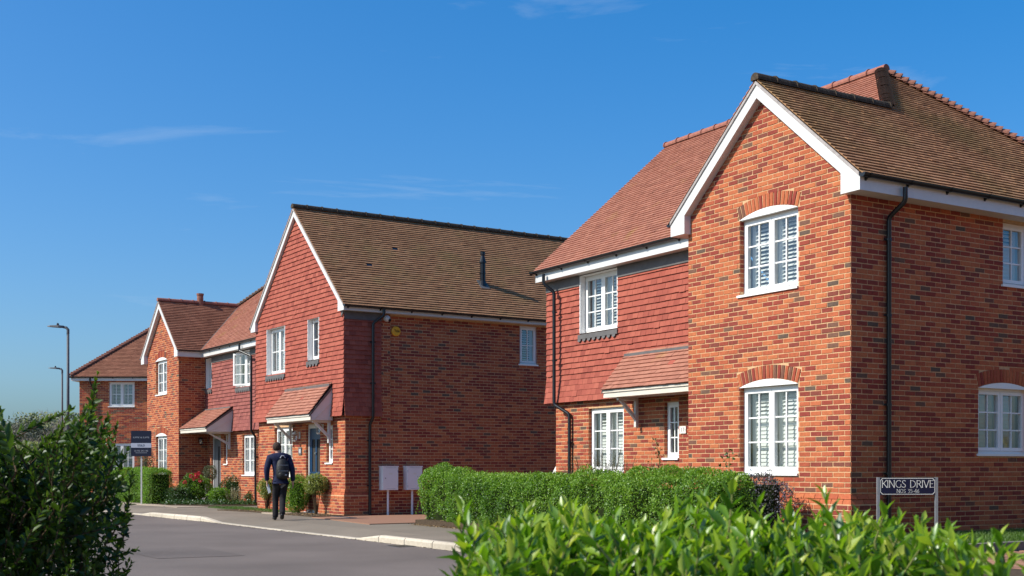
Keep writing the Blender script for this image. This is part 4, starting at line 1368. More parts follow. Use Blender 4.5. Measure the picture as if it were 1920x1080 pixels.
M['path'] = ground_mat('pavement asphalt', (0.170, 0.140, 0.108), (0.250, 0.208, 0.160), 46)
M['kerb'] = ground_mat('kerb concrete', (0.44, 0.38, 0.29), (0.58, 0.51, 0.41), 12)
M['slab'] = ground_mat('path slab', (0.34, 0.27, 0.20), (0.44, 0.36, 0.28), 15)
M['turf'] = ground_mat('turf', (0.035, 0.06, 0.012), (0.07, 0.11, 0.025), 22, 0.8)
M['soil'] = ground_mat('soil', (0.045, 0.03, 0.018), (0.11, 0.075, 0.045), 20, 1.0)
M['field'] = ground_mat('field', (0.10, 0.12, 0.045), (0.16, 0.17, 0.075), 2.0)
PV = [(0.0, (0.36, 0.20, 0.125)), (0.5, (0.29, 0.155, 0.10)), (1.0, (0.20, 0.11, 0.08))]
M['paver'] = toned('block paver', PV, nscale=18, nvar=0.18, bump=0.3)
M['dark_kerb'] = ground_mat('dark kerb', (0.12, 0.11, 0.11), (0.19, 0.175, 0.17), 15)

def slab(name, pts, z, mat, th=0.0, kind='structure', parent=None):
    mb = MB()
    if th: mb.prism([(x, y, z - th) for x, y in pts], (0, 0, th))
    else: mb.poly([(x, y, z) for x, y in pts])
    o = mb.build(name, mat, parent)
    o['kind'] = kind
    return o
slab('ground', [(-900, -300), (900, -300), (900, 1800), (-900, 1800)], -0.06, M['field'])
e1x, e1y = V((0.5225, -0.8526)), V((0.8526, 0.5225))
def h1(x, y): q = V((4.829, 17.490)) + e1x * x + e1y * y; return (q.x, q.y)
e2x, e2y = V((math.cos(A2), -math.sin(A2))), V((math.sin(A2), math.cos(A2)))
def h2(x, y): q = V((H2POS[0], H2POS[1])) + e2x * x + e2y * y; return (q.x, q.y)
def h3(x, y): q = c3 + e3x * x + e3y * y; return (q.x, q.y)
KERB = [(-26, 52), (-17.5, 43.0), (-13.6, 38.2), (-11.6, 35.2), (-9.95, 32.9), (-9.49, 32.15), (-8.4, 30.5), (-7.42, 29.2), (-6.76, 28.2), (-5.14, 25.55), (-2.80, 21.92), (-2.3, 21.12), (-1.27, 19.5), (-0.49, 18.25), (1.6, 14.9), (4.3, 10.6), (8.5, 4.0), (13, -4)]
KH = [0.012, 0.012, 0.012, 0.012, 0.03, 0.10, 0.11, 0.11, 0.018, 0.015, 0.018, 0.115, 0.115, 0.115, 0.115, 0.115, 0.115, 0.115]
slab('road', [(-60, -40), (13, -40)] + [(x, y) for x, y in reversed(KERB)] + [(-60, 70)], 0.0, M['asphalt'])
# pavement as a sheet that follows the kerb height
mb = MB()
nrm = []
for i in range(len(KERB)):
    a = V(KERB[max(i - 1, 0)]); b = V(KERB[min(i + 1, len(KERB) - 1)])
    d = (b - a).normalized(); nrm.append(V((-d.y, d.x)) if (-d.y * 0.85 + d.x * 0.52) > 0 else V((d.y, -d.x)))
for i in range(len(KERB) - 1):
    p0, p1 = V(KERB[i]), V(KERB[i + 1])
    q0, q1 = p0 + nrm[i] * 0.125, p1 + nrm[i + 1] * 0.125
    r0, r1 = p0 + nrm[i] * 0.9, p1 + nrm[i + 1] * 0.9
    s0, s1 = p0 + V((0.8526, 0.5225)) * 60, p1 + V((0.8526, 0.5225)) * 60
    mb.poly([(q0.x, q0.y, KH[i] - 0.003), (q1.x, q1.y, KH[i + 1] - 0.003), (r1.x, r1.y, 0.10), (r0.x, r0.y, 0.10)])
    mb.poly([(r0.x, r0.y, 0.10), (r1.x, r1.y, 0.10), (s1.x, s1.y, 0.10), (s0.x, s0.y, 0.10)])
o = mb.build('pavement', M['path']); o['kind'] = 'structure'
# kerb stones, one by one along the kerb
kerb = bpy.data.objects.new('kerb', None); COL.objects.link(kerb); kerb['kind'] = 'structure'
for i in range(len(KERB) - 1):
    p0, p1 = V(KERB[i]), V(KERB[i + 1])
    L = (p1 - p0).length
    n = max(1, int(round(L / 0.915)))
    for k in range(n):
        g = 0.010 / L
        u0, u1 = k / n + g, (k + 1) / n - g
        a, b = p0.lerp(p1, u0), p0.lerp(p1, u1)
        na, nb = nrm[i].lerp(nrm[i + 1], u0), nrm[i].lerp(nrm[i + 1], u1)
        ha, hb = KH[i] + (KH[i + 1] - KH[i]) * u0, KH[i] + (KH[i + 1] - KH[i]) * u1
        j = random.uniform(-0.003, 0.003)
        m2 = MB()
        c, d = a + na * 0.125, b + nb * 0.125
        a2, b2 = a + na * min(0.03, ha * 0.5), b + nb * min(0.03, hb * 0.5)
        pts0 = [V((*a, -0.05)), V((*a, ha * 0.72)), V((*a2, ha + j)), V((*c, ha + j + 0.002)), V((*c, -0.05))]
        pts1 = [V((*b, -0.05)), V((*b, hb * 0.72)), V((*b2, hb + j)), V((*d, hb + j + 0.002)), V((*d, -0.05))]
        for q in range(5):
            q2 = (q + 1) % 5
            m2.poly([pts0[q], pts0[q2], pts1[q2], pts1[q]])
        m2.poly(pts0[::-1]); m2.poly(pts1)
        m2.build('kerb_stone', M['kerb'], kerb)
# planted and paved plots behind the pavement
def plot(name, pts, z, mat): return slab(name, pts, z, mat, 0.04)
plot('drive', [h2(4.25, -1.45), h2(0.35, -1.02), h2(0.1, 12), h2(4.1, 12)], 0.117, M['paver'])
slab('garden_bed', [h1(-10.2, -1.75), h1(0.3, -1.75), h1(0.3, 0.5), h1(-3.4, 1.2), h1(-10.2, 1.2)], 0.21, M['soil'], 0.2)
slab('lawn', [h1(-0.6, -1.6), h1(1.92, -1.6), h1(1.92, 14), h1(-0.2, 14)], 0.30, M['turf'], 0.3)
slab('door_bed', [h2(-5.5, -1.25), h2(-2.9, -0.85), h2(0.1, -0.9), h2(0.1, 0.2), h2(-5.5, 0.2)], 0.125, M['soil'], 0.04)
slab('door_path', [h2(-2.75, -1.05), h2(-1.9, -1.05), h2(-1.55, 0.05), h2(-2.3, 0.05)], 0.131, M['slab'], 0.04)
slab('far_bed', [h3(-4.6, -1.7), h3(3.6, -1.4), h3(5.0, -0.6), h3(5.0, 1.0), h3(0.2, 1.0), h3(-4.6, 0)], 0.115, M['soil'], 0.04)
slab('far_path', [h3(-1.0, -2.15), h3(5.3, -1.75), h3(5.3, -0.75), h3(-1.0, -1.55)], 0.112, M['slab'], 0.04)
slab('verge_strip', [(-8.9, 35.9), (-6.0, 31.2), (-5.6, 31.7), (-6.3, 33.0), (-7.8, 35.6)], 0.118, M['turf'], 0.04)
# block paved drive at the right, with its dark kerb
DZ = 0.19
slab('drive_base', [h1(2.08, -3), h1(7.5, -3), h1(7.5, 14), h1(2.08, 14)], DZ - 0.012, M['soil'], 0.25)
DR = bpy.data.objects.new('paved_drive', None); COL.objects.link(DR); DR['kind'] = 'structure'; DR.location = (*h1(2.08, 0), DZ); DR.rotation_euler = (0, 0, -AL)
lib = []
for k in range(10):
    m2 = MB(); m2.hexa([(0.003, 0.003, -0.02), (0.197, 0.003, -0.02), (0.197, 0.097, -0.02), (0.003, 0.097, -0.02), (0.007, 0.007, 0.0), (0.193, 0.007, 0.0), (0.193, 0.093, 0.0), (0.007, 0.093, 0.0)], k / 9)
    lib.append(m2.mesh('paver', M['paver']))
rest = MB()
for i in range(-4, 22):
    for j in range(0, 70):
        x = i * 0.2 + (0.1 if j % 2 else 0) ; y = -1.5 + j * 0.1
        if not (0 <= x <= 4.2): continue
        if x < 1.9 and -0.4 < y < 2.6:
            link('paver', random.choice(lib), DR, Matrix.Translation((x, y, random.uniform(-0.002, 0.002))))
        else:
            rest.hexa([(x + 0.003, y + 0.003, -0.02), (x + 0.197, y + 0.003, -0.02), (x + 0.197, y + 0.097, -0.02), (x + 0.003, y + 0.097, -0.02), (x + 0.007, y + 0.007, 0), (x + 0.193, y + 0.007, 0), (x + 0.193, y + 0.093, 0), (x + 0.007, y + 0.093, 0)], random.random())
rest.build('block_paving', M['paver'], DR, kind='stuff')
dk = bpy.data.objects.new('lawn_kerb', None); COL.objects.link(dk); dk['kind'] = 'structure'; dk.location = (*h1(1.93, 0), 0); dk.rotation_euler = (0, 0, -AL)
for k in range(-3, 14):
    m2 = MB(); y = k * 0.92
    m2.hexa([(0, y + 0.004, 0), (0.14, y + 0.004, 0), (0.14, y + 0.912, 0), (0, y + 0.912, 0), (0, y + 0.004, 0.305), (0.12, y + 0.004, 0.305), (0.12, y + 0.912, 0.305), (0, y + 0.912, 0.305)])
    m2.build('kerb_stone', M['dark_kerb'], dk)

# grit and leaf litter in the channel, a gully grating, an old reinstatement patch
r0 = np.random.default_rng(55)
mb = MB()
for i in range(5, len(KERB) - 3):
    p0, p1 = V(KERB[i]), V(KERB[i + 1])
    for k in range(int((p1 - p0).length * 26)):
        q = p0.lerp(p1, r0.random()) - nrm[i] * abs(r0.normal(0.02, 0.05))
        s_ = r0.uniform(0.006, 0.02); a = r0.uniform(0, 6.28)
        c, d = math.cos(a) * s_, math.sin(a) * s_
        mb.poly([(q.x - c, q.y - d, 0.004), (q.x + d, q.y - c, 0.007), (q.x + c, q.y + d, 0.010), (q.x - d, q.y + c, 0.006)])
mb.build('channel_litter', M['soil'], None, kind='stuff')
T = thing('road_gully', 'small dark iron gully grating in the road beside the raised kerb', 'drain', (-1.78, 20.05, 0.0), -AL)
mb = MB(); mb.box(-0.24, 0.24, -0.22, 0.20, -0.02, 0.004); mb.build('frame', M['lead'], T)
mb = MB()
for k in range(9): mb.box(-0.2 + k * 0.046, -0.176 + k * 0.046, -0.18, 0.16, 0.004, 0.010)
mb.build('grating', M['black'], T)
M['patch'] = ground_mat('newer asphalt', (0.072, 0.060, 0.053), (0.20, 0.166, 0.146), 60)
slab('road_patch', [(-6.2, 19.2), (-5.0, 17.3), (-3.9, 17.9), (-5.1, 19.9)], 0.004, M['patch'])
# ------------------------------------------------------------------ planting
def ramp(*cs):
    n = len(cs)
    return [(i / (n - 1), c) for i, c in enumerate(cs)]
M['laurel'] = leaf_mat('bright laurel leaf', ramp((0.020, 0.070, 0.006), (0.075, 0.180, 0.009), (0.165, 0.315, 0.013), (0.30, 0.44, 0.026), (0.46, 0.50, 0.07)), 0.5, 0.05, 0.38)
M['privet'] = leaf_mat('shade-darkened privet leaf', ramp((0.014, 0.038, 0.005), (0.047, 0.096, 0.010), (0.130, 0.205, 0.022)), 0.36, 0.025, 0.4)  # shade lying over the corner bush is put into these darker greens
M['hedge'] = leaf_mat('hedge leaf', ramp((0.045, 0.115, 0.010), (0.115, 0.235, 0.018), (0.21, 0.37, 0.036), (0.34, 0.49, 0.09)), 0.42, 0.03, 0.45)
M['deep'] = leaf_mat('deep green leaf', ramp((0.02, 0.055, 0.008), (0.04, 0.095, 0.012), (0.075, 0.15, 0.02)), 0.3, 0.05, 0.4)
M['varieg'] = leaf_mat('variegated leaf', ramp((0.12, 0.19, 0.03), (0.26, 0.31, 0.06), (0.42, 0.42, 0.13)), 0.35, 0.04, 0.5)
M['grey_leaf'] = leaf_mat('grey green leaf', ramp((0.06, 0.075, 0.035), (0.12, 0.135, 0.07), (0.22, 0.22, 0.13)), 0.3, 0.04, 0.5)
M['heather'] = leaf_mat('brownish needle', ramp((0.05, 0.075, 0.018), (0.085, 0.10, 0.028), (0.13, 0.105, 0.05)), 0.3, 0.03, 0.5)
M['purple'] = leaf_mat('purple flower', ramp((0.05, 0.07, 0.03), (0.12, 0.11, 0.12), (0.26, 0.22, 0.36)), 0.3, 0.03, 0.5)
M['rose'] = leaf_mat('pink petal', ramp((0.50, 0.03, 0.05), (0.65, 0.07, 0.10)), 0.3, 0.03, 0.5)
M['straw'] = leaf_mat('pale grass blade', ramp((0.35, 0.35, 0.2), (0.55, 0.52, 0.38)), 0.3, 0.03, 0.5)
M['blade'] = leaf_mat('lawn blade', ramp((0.05, 0.11, 0.012), (0.09, 0.18, 0.02), (0.15, 0.23, 0.04)), 0.35, 0.03, 0.5)
M['wood'] = plain('plant stem', (0.085, 0.058, 0.033), 0.9, 0.1, 0.3, 20)
M['green_stem'] = plain('green stem', (0.16, 0.17, 0.05), 0.7, 0.2, 0.3, 20)
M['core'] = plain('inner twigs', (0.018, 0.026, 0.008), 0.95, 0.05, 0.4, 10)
M['far_leaf'] = leaf_mat('spring tree leaf', ramp((0.20, 0.215, 0.11), (0.28, 0.29, 0.15), (0.38, 0.38, 0.21)), 0.3, 0.02, 0.6)  # distance haze is put into these muted skyline colours, twigs and needles too
M['far_bare'] = leaf_mat('bare twig', ramp((0.22, 0.175, 0.15), (0.30, 0.245, 0.21), (0.38, 0.32, 0.28)), 0.1, 0.02, 0.6)
M['far_pine'] = leaf_mat('dark pine needle', ramp((0.075, 0.09, 0.07), (0.12, 0.135, 0.10)), 0.2, 0.02, 0.6)

# leaf shapes: x across, y along, z up off the blade
LANCE_V = np.array([(0, 0, 0), (-.36, .28, .10), (0, .30, 0), (.36, .28, .10), (-.46, .58, .06), (0, .62, -.03), (.46, .58, .06), (0, 1.0, -.10)], float)
LANCE_T = np.array([(0, 2, 1), (0, 3, 2), (1, 2, 5), (1, 5, 4), (2, 3, 6), (2, 6, 5), (4, 5, 7), (5, 6, 7)])
OVAL_V = np.array([(0, 0, 0), (-.46, .40, .12), (0, .42, 0), (.46, .40, .12), (-.34, .75, .08), (.34, .75, .08), (0, 1.0, -.04)], float)
OVAL_T = np.array([(0, 2, 1), (0, 3, 2), (1, 2, 4), (2, 3, 5), (2, 5, 6), (4, 2, 6)])
DIA_V = np.array([(0, 0, 0), (-.5, .5, .1), (.5, .5, .1), (0, 1, -.05)], float)
DIA_T = np.array([(0, 2, 1), (1, 2, 3)])
BLADE_V = np.array([(-.5, 0, 0), (.5, 0, 0), (-.35, .55, .06), (.35, .55, .06), (0, 1, .25)], float)
BLADE_T = np.array([(0, 1, 3), (0, 3, 2), (2, 3, 4)])
SHAPES = {'lance': (LANCE_V, LANCE_T), 'oval': (OVAL_V, OVAL_T), 'dia': (DIA_V, DIA_T), 'blade': (BLADE_V, BLADE_T)}

def norm(a): return a / np.maximum(np.linalg.norm(a, axis=1, keepdims=True), 1e-9)
def leaf_frames(axis, nrm_):
    y = norm(axis)
    z = nrm_ - y * np.sum(nrm_ * y, axis=1, keepdims=True)
    z = norm(z)
    x = np.cross(y, z)
    return x, y, z
def leaves(name, mat, parent, pos, axis, nrm_, length, width, tone, shape='dia', kind='stuff', smooth=True):
    pos, axis, nrm_ = np.asarray(pos, float), np.asarray(axis, float), np.asarray(nrm_, float)
    n = len(pos)
    if n == 0: return None
    Vt, T = SHAPES[shape]
    x, y, z = leaf_frames(axis, nrm_)
    length = np.broadcast_to(length, n)[:, None, None]; width = np.broadcast_to(width, n)[:, None, None]
    v = pos[:, None, :] + x[:, None, :] * Vt[None, :, 0:1] * width + y[:, None, :] * Vt[None, :, 1:2] * length + z[:, None, :] * Vt[None, :, 2:3] * length
    k, m = len(Vt), len(T)
    f = (T[None] + (np.arange(n) * k)[:, None, None]).reshape(-1)
    me = bpy.data.meshes.new(name)
    me.vertices.add(n * k); me.vertices.foreach_set('co', v.reshape(-1).astype(np.float32))
    me.loops.add(n * m * 3); me.loops.foreach_set('vertex_index', f.astype(np.int32))
    me.polygons.add(n * m); me.polygons.foreach_set('loop_start', (np.arange(n * m) * 3).astype(np.int32))
    if smooth: me.polygons.foreach_set('use_smooth', np.ones(n * m, bool))
    a = me.attributes.new('tone', 'FLOAT', 'FACE'); a.data.foreach_set('value', np.repeat(np.clip(np.broadcast_to(tone, n), 0, 1), m).astype(np.float32))
    me.materials.append(mat)
    me.update(calc_edges=True)
    o = link(name, me, parent)
    if kind: o['kind'] = kind
    return o

def single_leaves(name, mat, parent, pos, axis, nrm_, length, width, tone, shape, n_lib=14):
    Vt, T = SHAPES[shape]
    lib = []
    for i in range(n_lib):
        t = i / (n_lib - 1)
        mb = MB(); mb.v = [tuple(q) for q in Vt]; mb.f = [tuple(q) for q in T]; mb.t = [t] * len(T)
        lib.append(mb.mesh(name, mat, True))
    x, y, z = leaf_frames(np.asarray(axis, float), np.asarray(nrm_, float))
    for i in range(len(pos)):
        me = lib[int(round(min(max(tone[i], 0), 1) * (n_lib - 1)))]
        W_, L_ = width[i], length[i]
        mt = Matrix(((x[i][0] * W_, y[i][0] * L_, z[i][0] * L_, pos[i][0]), (x[i][1] * W_, y[i][1] * L_, z[i][1] * L_, pos[i][1]), (x[i][2] * W_, y[i][2] * L_, z[i][2] * L_, pos[i][2]), (0, 0, 0, 1)))
        link(name, me, parent, mt)

def vnoise(p, f, seed=0):
    r = np.random.default_rng(seed)
    out = np.zeros(len(p))
    for k in range(5):
        d = r.normal(size=3); d /= np.linalg.norm(d)
        out += np.sin(p @ d * f * (0.7 + 0.35 * k) + r.uniform(0, 6.28))
    return out / 5

def box_hedge(name, label, origin, ang, sx, sy, z0, z1, n, mat, leaf=0.032, group=None, seed=1, rough=0.07, round_=0.18, cat='hedge', shape='dia', taper=0.0, top=None, gaps=0.0):
    """clipped hedge: leaves through the outer shell of a rounded box, dark twigs inside"""
    r = np.random.default_rng(seed)
    T = thing(name, label, cat, origin, ang, group)
    hx, hy, hz = sx / 2, sy / 2, (z1 - z0) / 2
    areas = np.array([2 * hy * 2 * hz, 2 * hy * 2 * hz, 2 * hx * 2 * hz * 1.3, 2 * hx * 2 * hz * 0.5, 2 * hx * 2 * hy * 1.4])
    face = r.choice(5, n, p=areas / areas.sum())
    p = r.uniform(-1, 1, (n, 3)) * (hx, hy, hz)
    nr = np.zeros((n, 3))
    for k, (ax, s) in enumerate(((0, 1), (0, -1), (1, -1), (1, 1), (2, 1))):
        q = face == k
        p[q, ax] = s * (hx, hy, hz)[ax]; nr[q, ax] = s
    # round the corners
    c = np.clip(p, -np.array([hx, hy, hz]) + round_, np.array([hx, hy, hz]) - np.array([round_, round_, round_]))
    c[:, 2] = np.where(p[:, 2] < 0, np.minimum(p[:, 2], c[:, 2]), c[:, 2])
    d = p - c
    dn = norm(d)
    p = c + dn * np.minimum(np.linalg.norm(d, axis=1, keepdims=True), round_)
    nr = norm(nr * 0.5 + dn)
    depth = r.exponential(0.055, n)
    bump = rough * (vnoise(p, 2.3, seed) + 0.6 * vnoise(p, 6.0, seed + 1) + 0.5 * vnoise(p, 14.0, seed + 2))
    p = p + nr * (bump - depth)[:, None]
    if taper:
        f = 1 - taper * (1 - (p[:, 2:3] + hz) / (2 * hz)) 
        p[:, :2] *= f
    if top is not None:
        p[:, 2] += np.interp(p[:, 0], top[0], top[1]) * (p[:, 2] + hz) / (2 * hz)
    if gaps:
        keep = vnoise(p, 5.0, seed + 9) + r.normal(0, .22, n) > -0.62 + gaps * np.clip(-p[:, 2] / hz, 0, 1)
        p, nr, depth = p[keep], nr[keep], depth[keep]; n = len(p)
    p[:, 2] = np.maximum(p[:, 2], -hz + 0.02)
    ax = norm(nr * 0.7 + r.normal(size=(n, 3)) * 0.75 + np.array([0, 0, 0.45]))
    fn = norm(nr * 1.0 + r.normal(size=(n, 3)) * 0.55 + np.array([0, 0, 0.5]))
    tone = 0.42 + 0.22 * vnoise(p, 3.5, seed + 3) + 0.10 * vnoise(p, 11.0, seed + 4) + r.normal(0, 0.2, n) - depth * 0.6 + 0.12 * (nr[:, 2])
    p[:, 2] += hz + z0
    lf = r.uniform(0.65, 1.3, n) * leaf
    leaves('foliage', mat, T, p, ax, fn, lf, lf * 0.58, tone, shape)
    # stray shoots over the top
    m = int(n * 0.012)
    sp = []; sa = []
    for i in range(m):
        b = np.array([r.uniform(-hx, hx) * 0.96, r.uniform(-hy, hy) * 0.9, 2 * hz + z0 - 0.02])
        if r.random() < 0.35: b = np.array([r.uniform(-hx, hx), -hy, r.uniform(0.2, 2 * hz) + z0])
        d_ = norm(np.array([[r.normal(0, .35), r.normal(-.1, .35), 1.0]]))[0]
        L = r.uniform(0.03, 0.11)
        for k in range(5):
            sp.append(b + d_ * L * k / 4); sa.append(d_ + r.normal(size=3) * 0.6)
    sp, sa = np.array(sp), np.array(sa)
    leaves('shoots', mat, T, sp, sa, r.normal(size=sp.shape) + np.array([0, 0, 0.5]), r.uniform(0.7, 1.2, len(sp)) * leaf, leaf * 0.5, r.uniform(0.5, 0.95, len(sp)), shape)
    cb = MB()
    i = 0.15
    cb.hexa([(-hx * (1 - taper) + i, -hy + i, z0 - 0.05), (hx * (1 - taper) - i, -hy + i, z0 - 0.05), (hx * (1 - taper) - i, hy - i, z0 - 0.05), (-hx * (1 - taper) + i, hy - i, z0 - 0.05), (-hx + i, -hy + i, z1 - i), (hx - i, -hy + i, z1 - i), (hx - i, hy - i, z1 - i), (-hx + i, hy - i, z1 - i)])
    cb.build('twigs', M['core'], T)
    return T

def bush(name, label, base, rx, ry, z0, z1, n, mat, leaf=0.035, seed=1, cat='shrub', group=None, stems=6, rough=0.22, shape='dia', open_=0.0, up=0.4, core=True, wid=0.55, tone0=0.45):
    """loose shrub: leaves through an uneven ellipsoid between z0 and z1 above its base, stems below"""
    r = np.random.default_rng(seed)
    T = thing(name, label, cat, base, 0, group)
    d = norm(r.normal(size=(n, 3)))
    rad = 1 - r.exponential(0.14 + open_, n)
    rad = np.clip(rad, 0.05, 1.0)
    sc_ = np.array([rx, ry, (z1 - z0) / 2])
    bump = 1 + rough * (vnoise(d, 4.2, seed) + 0.6 * vnoise(d, 9.0, seed + 5))
    p = d * sc_ * (rad * bump)[:, None]
    p[:, 2] += (z0 + z1) / 2
    ax = norm(d * 0.8 + r.normal(size=(n, 3)) * 0.7 + np.array([0, 0, up]))
    fn = norm(d * 0.6 + r.normal(size=(n, 3)) * 0.6 + np.array([0, 0, 0.6]))
    tone = tone0 + 0.15 * vnoise(p, 9, seed + 2) + r.normal(0, 0.2, n)
    lf = r.uniform(0.6, 1.35, n) * leaf
    leaves('foliage', mat, T, p, ax, fn, lf, lf * wid, tone, shape)
    sm = MB()
    for k in range(stems):
        a = 2 * math.pi * k / stems + r.uniform(-.4, .4)
        e = np.array([math.cos(a) * rx * 0.55, math.sin(a) * ry * 0.55, z0 + (z1 - z0) * r.uniform(0.4, 0.75)])
        sm.tube([(e[0] * 0.12, e[1] * 0.12, -0.03), (e[0] * 0.45, e[1] * 0.45, e[2] * 0.5), tuple(e)], [0.014, 0.010, 0.005], 5)
    if stems: sm.build('stem', M['wood'], T)
    if core:
        cb = MB()
        k = 0.55
        pts = []
        for i in range(6):
            a = 2 * math.pi * i / 6
            pts.append((math.cos(a) * rx * k, math.sin(a) * ry * k))
        zc0, zc1 = z0 + (z1 - z0) * 0.2, z0 + (z1 - z0) * 0.8
        cb.prism([(x, y, zc0) for x, y in pts], (0, 0, zc1 - zc0))
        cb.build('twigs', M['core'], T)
    return T

# the long clipped hedge in front of the near house
q = h1(-5.68, -1.2)
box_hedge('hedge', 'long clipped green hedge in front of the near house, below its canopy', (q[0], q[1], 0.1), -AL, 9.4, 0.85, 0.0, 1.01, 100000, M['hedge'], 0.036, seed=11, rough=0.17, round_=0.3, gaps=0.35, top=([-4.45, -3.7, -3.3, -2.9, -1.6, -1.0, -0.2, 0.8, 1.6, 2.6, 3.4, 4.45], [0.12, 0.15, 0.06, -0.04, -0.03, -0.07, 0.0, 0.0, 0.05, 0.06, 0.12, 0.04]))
# purple-flowered shrub, dark spiky shrub, thin climbers against the near house
q = h1(-1.02, -0.72)
bush('flowering_shrub', 'purple flowering shrub under the lower gable window', (q[0], q[1], 0.2), 0.44, 0.36, 0.05, 1.03, 5200, M['purple'], 0.032, 21, rough=0.3, up=0.8)
q = h1(-1.15, -1.25)
bush('low_shrub', 'small bright green shrub in front of the purple flowers', (q[0], q[1], 0.2), 0.40, 0.30, 0.03, 0.78, 4500, M['hedge'], 0.036, 22, rough=0.3)
def spiky(name, label, base, rx, ry, h, n, mat, seed, cat='shrub', sp_len=0.4):
    r = np.random.default_rng(seed)
    T = thing(name, label, cat, base)
    P, A, N_, Tn = [], [], [], []
    sm = MB()
    for i in range(n):
        a, rr = r.uniform(0, 6.28), math.sqrt(r.random())
        b = np.array([math.cos(a) * rx * rr, math.sin(a) * ry * rr, h * (0.25 + 0.35 * r.random()) * (1 - 0.4 * rr)])
        d = norm(np.array([[math.cos(a) * rr * 0.5 + r.normal(0, .15), math.sin(a) * rr * 0.5 + r.normal(0, .15), 1.0]]))[0]
        L = r.uniform(0.6, 1.15) * sp_len * (1.15 - 0.5 * rr)
        e = b + d * L
        if i % 3 == 0: sm.tube([tuple(b * (0.3, 0.3, 0)), tuple(b), tuple(e)], [0.006, 0.004, 0.002], 4, False)
        m = int(L / 0.014)
        for k in range(m):
            t = k / m
            P.append(b + d * L * t); A.append(d * 0.8 + norm(r.normal(size=(1, 3)))[0] * 0.7); Tn.append(0.2 + 0.7 * t + r.normal(0, .15))
    P, A = np.array(P), np.array(A)
    leaves('foliage', mat, T, P, A, r.normal(size=P.shape) + np.array([0, 0, .4]), r.uniform(.7, 1.2, len(P)) * 0.032, 0.007, np.array(Tn), 'dia')
    sm.build('stem', M['wood'], T)
    return T
q = h1(-5.3, -0.5)
spiky('rosemary_bush', 'brownish upright rosemary-like bush rising behind the long hedge', (q[0], q[1], 0.2), 0.75, 1.1, 1.55, 620, M['heather'], 31, sp_len=0.66)
def climber(name, label, path, n, leaf, mat, seed, spread=0.06):
    r = np.random.default_rng(seed)
    p0 = path[0]
    T = thing(name, label, 'plant', p0)
    pts = [V(p) - V(p0) for p in path]
    sm = MB(); sm.tube(pts, [0.008] * (len(pts) - 1) + [0.003], 5); sm.build('stem', M['green_stem'], T)
    P, A = [], []
    for i in range(n):
        t = r.random() ** 0.7 * (len(pts) - 1); k = min(int(t), len(pts) - 2)
        q_ = pts[k].lerp(pts[k + 1], t - k)
        P.append(np.array(q_) + r.normal(size=3) * spread); A.append(r.normal(size=3) + np.array([0, 0, .5]))
    leaves('foliage', mat, T, P, A, r.normal(size=(n, 3)) + np.array([0, -.5, .6]), r.uniform(.6, 1.3, n) * leaf, leaf * 0.55, r.random(n), 'oval')
q = h1(-4.72, 0.35)
climber('climbing_plant', 'thin young climber beside the house number plate', [(q[0], q[1], 0.3), (q[0] - 0.02, q[1], 0.9), (q[0] - 0.06, q[1] - 0.02, 1.45), (q[0] - 0.12, q[1], 1.78)], 70, 0.05, M['heather'], 41, 0.03)
q = h1(-5.3, 0.5)
climber('climbing_plant', 'leafy tip poking up below the narrow side window', [(q[0], q[1], 0.3), (q[0], q[1], 0.9), (q[0] + 0.05, q[1], 1.40)], 40, 0.07, M['deep'], 42, 0.05)
q = h1(-2.20, -0.35)
climber('climbing_plant', 'leafy shoot beside the left edge of the lower gable window', [(q[0], q[1], 0.3), (q[0], q[1], 0.9), (q[0] + 0.02, q[1], 1.52)], 60, 0.075, M['deep'], 43, 0.05)

# round the blue front door
bush('box_shrub', 'tall rounded green box bush by the blue front door', (-5.46, 31.15, 0.12), 0.33, 0.33, 0.0, 0.97, 7500, M['hedge'], 0.034, 51, rough=0.1, core=True)
bush('variegated_shrub', 'yellow variegated shrub on bare stems in front of the blue door', (-4.86, 30.45, 0.12), 0.31, 0.28, 0.48, 1.0, 3600, M['varieg'], 0.034, 52, stems=9, rough=0.12)
bush('variegated_shrub', 'yellow variegated shrub left of the walking man', (-6.72, 33.6, 0.12), 0.25, 0.24, 0.30, 0.86, 2600, M['varieg'], 0.034, 53, stems=8, rough=0.15)
# in front of the far gabled house
q = h3(-0.85, -1.1)
box_hedge('hedge', 'clipped hedge below the estate agent board at the far gabled house', (q[0], q[1], 0.1), -A3, 5.2, 0.85, 0.0, 1.10, 36000, M['hedge'], 0.036, seed=12, rough=0.09)
bush('rose_bush', 'rose bush with pink flowers in the far front garden', (-10.15, 39.4, 0.12), 0.52, 0.45, 0.0, 0.92, 6000, M['hedge'], 0.04, 61, rough=0.25)
T_ = bpy.data.objects['rose_bush']
r_ = np.random.default_rng(62)
for k, (dx, dz) in enumerate(((-0.25, 0.68), (0.10, 0.92), (0.16, 0.86), (0.24, 0.74), (0.05, 0.80), (-0.05, 0.88), (0.18, 0.96))):
    m = 60
    d = norm(r_.normal(size=(m, 3)))
    leaves('flower', M['rose'], T_, np.array([dx, -0.40, dz]) + d * r_.uniform(0.015, 0.05, (m, 1)), d + r_.normal(size=(m, 3)) * .4, d + np.array([0, 0, .3]), 0.04, 0.04, r_.random(m), 'oval', kind=None)
bush('olive_tree', 'small round grey-leaved potted tree beside the grey door', (-9.82, 39.9, 0.12), 0.22, 0.22, 0.72, 1.22, 1800, M['grey_leaf'], 0.035, 63, stems=3, rough=0.2, core=False, cat='tree')
bush('dark_shrub', 'dark green dome shrub under the far lower window', (-8.95, 39.6, 0.12), 0.50, 0.40, 0.0, 0.86, 5200, M['deep'], 0.036, 64, rough=0.15)
bush('dark_shrub', 'dark dense shrub between the rose bush and the clipped hedge', (-10.55, 38.9, 0.12), 0.42, 0.3, 0.0, 0.56, 3000, M['deep'], 0.034, 65)
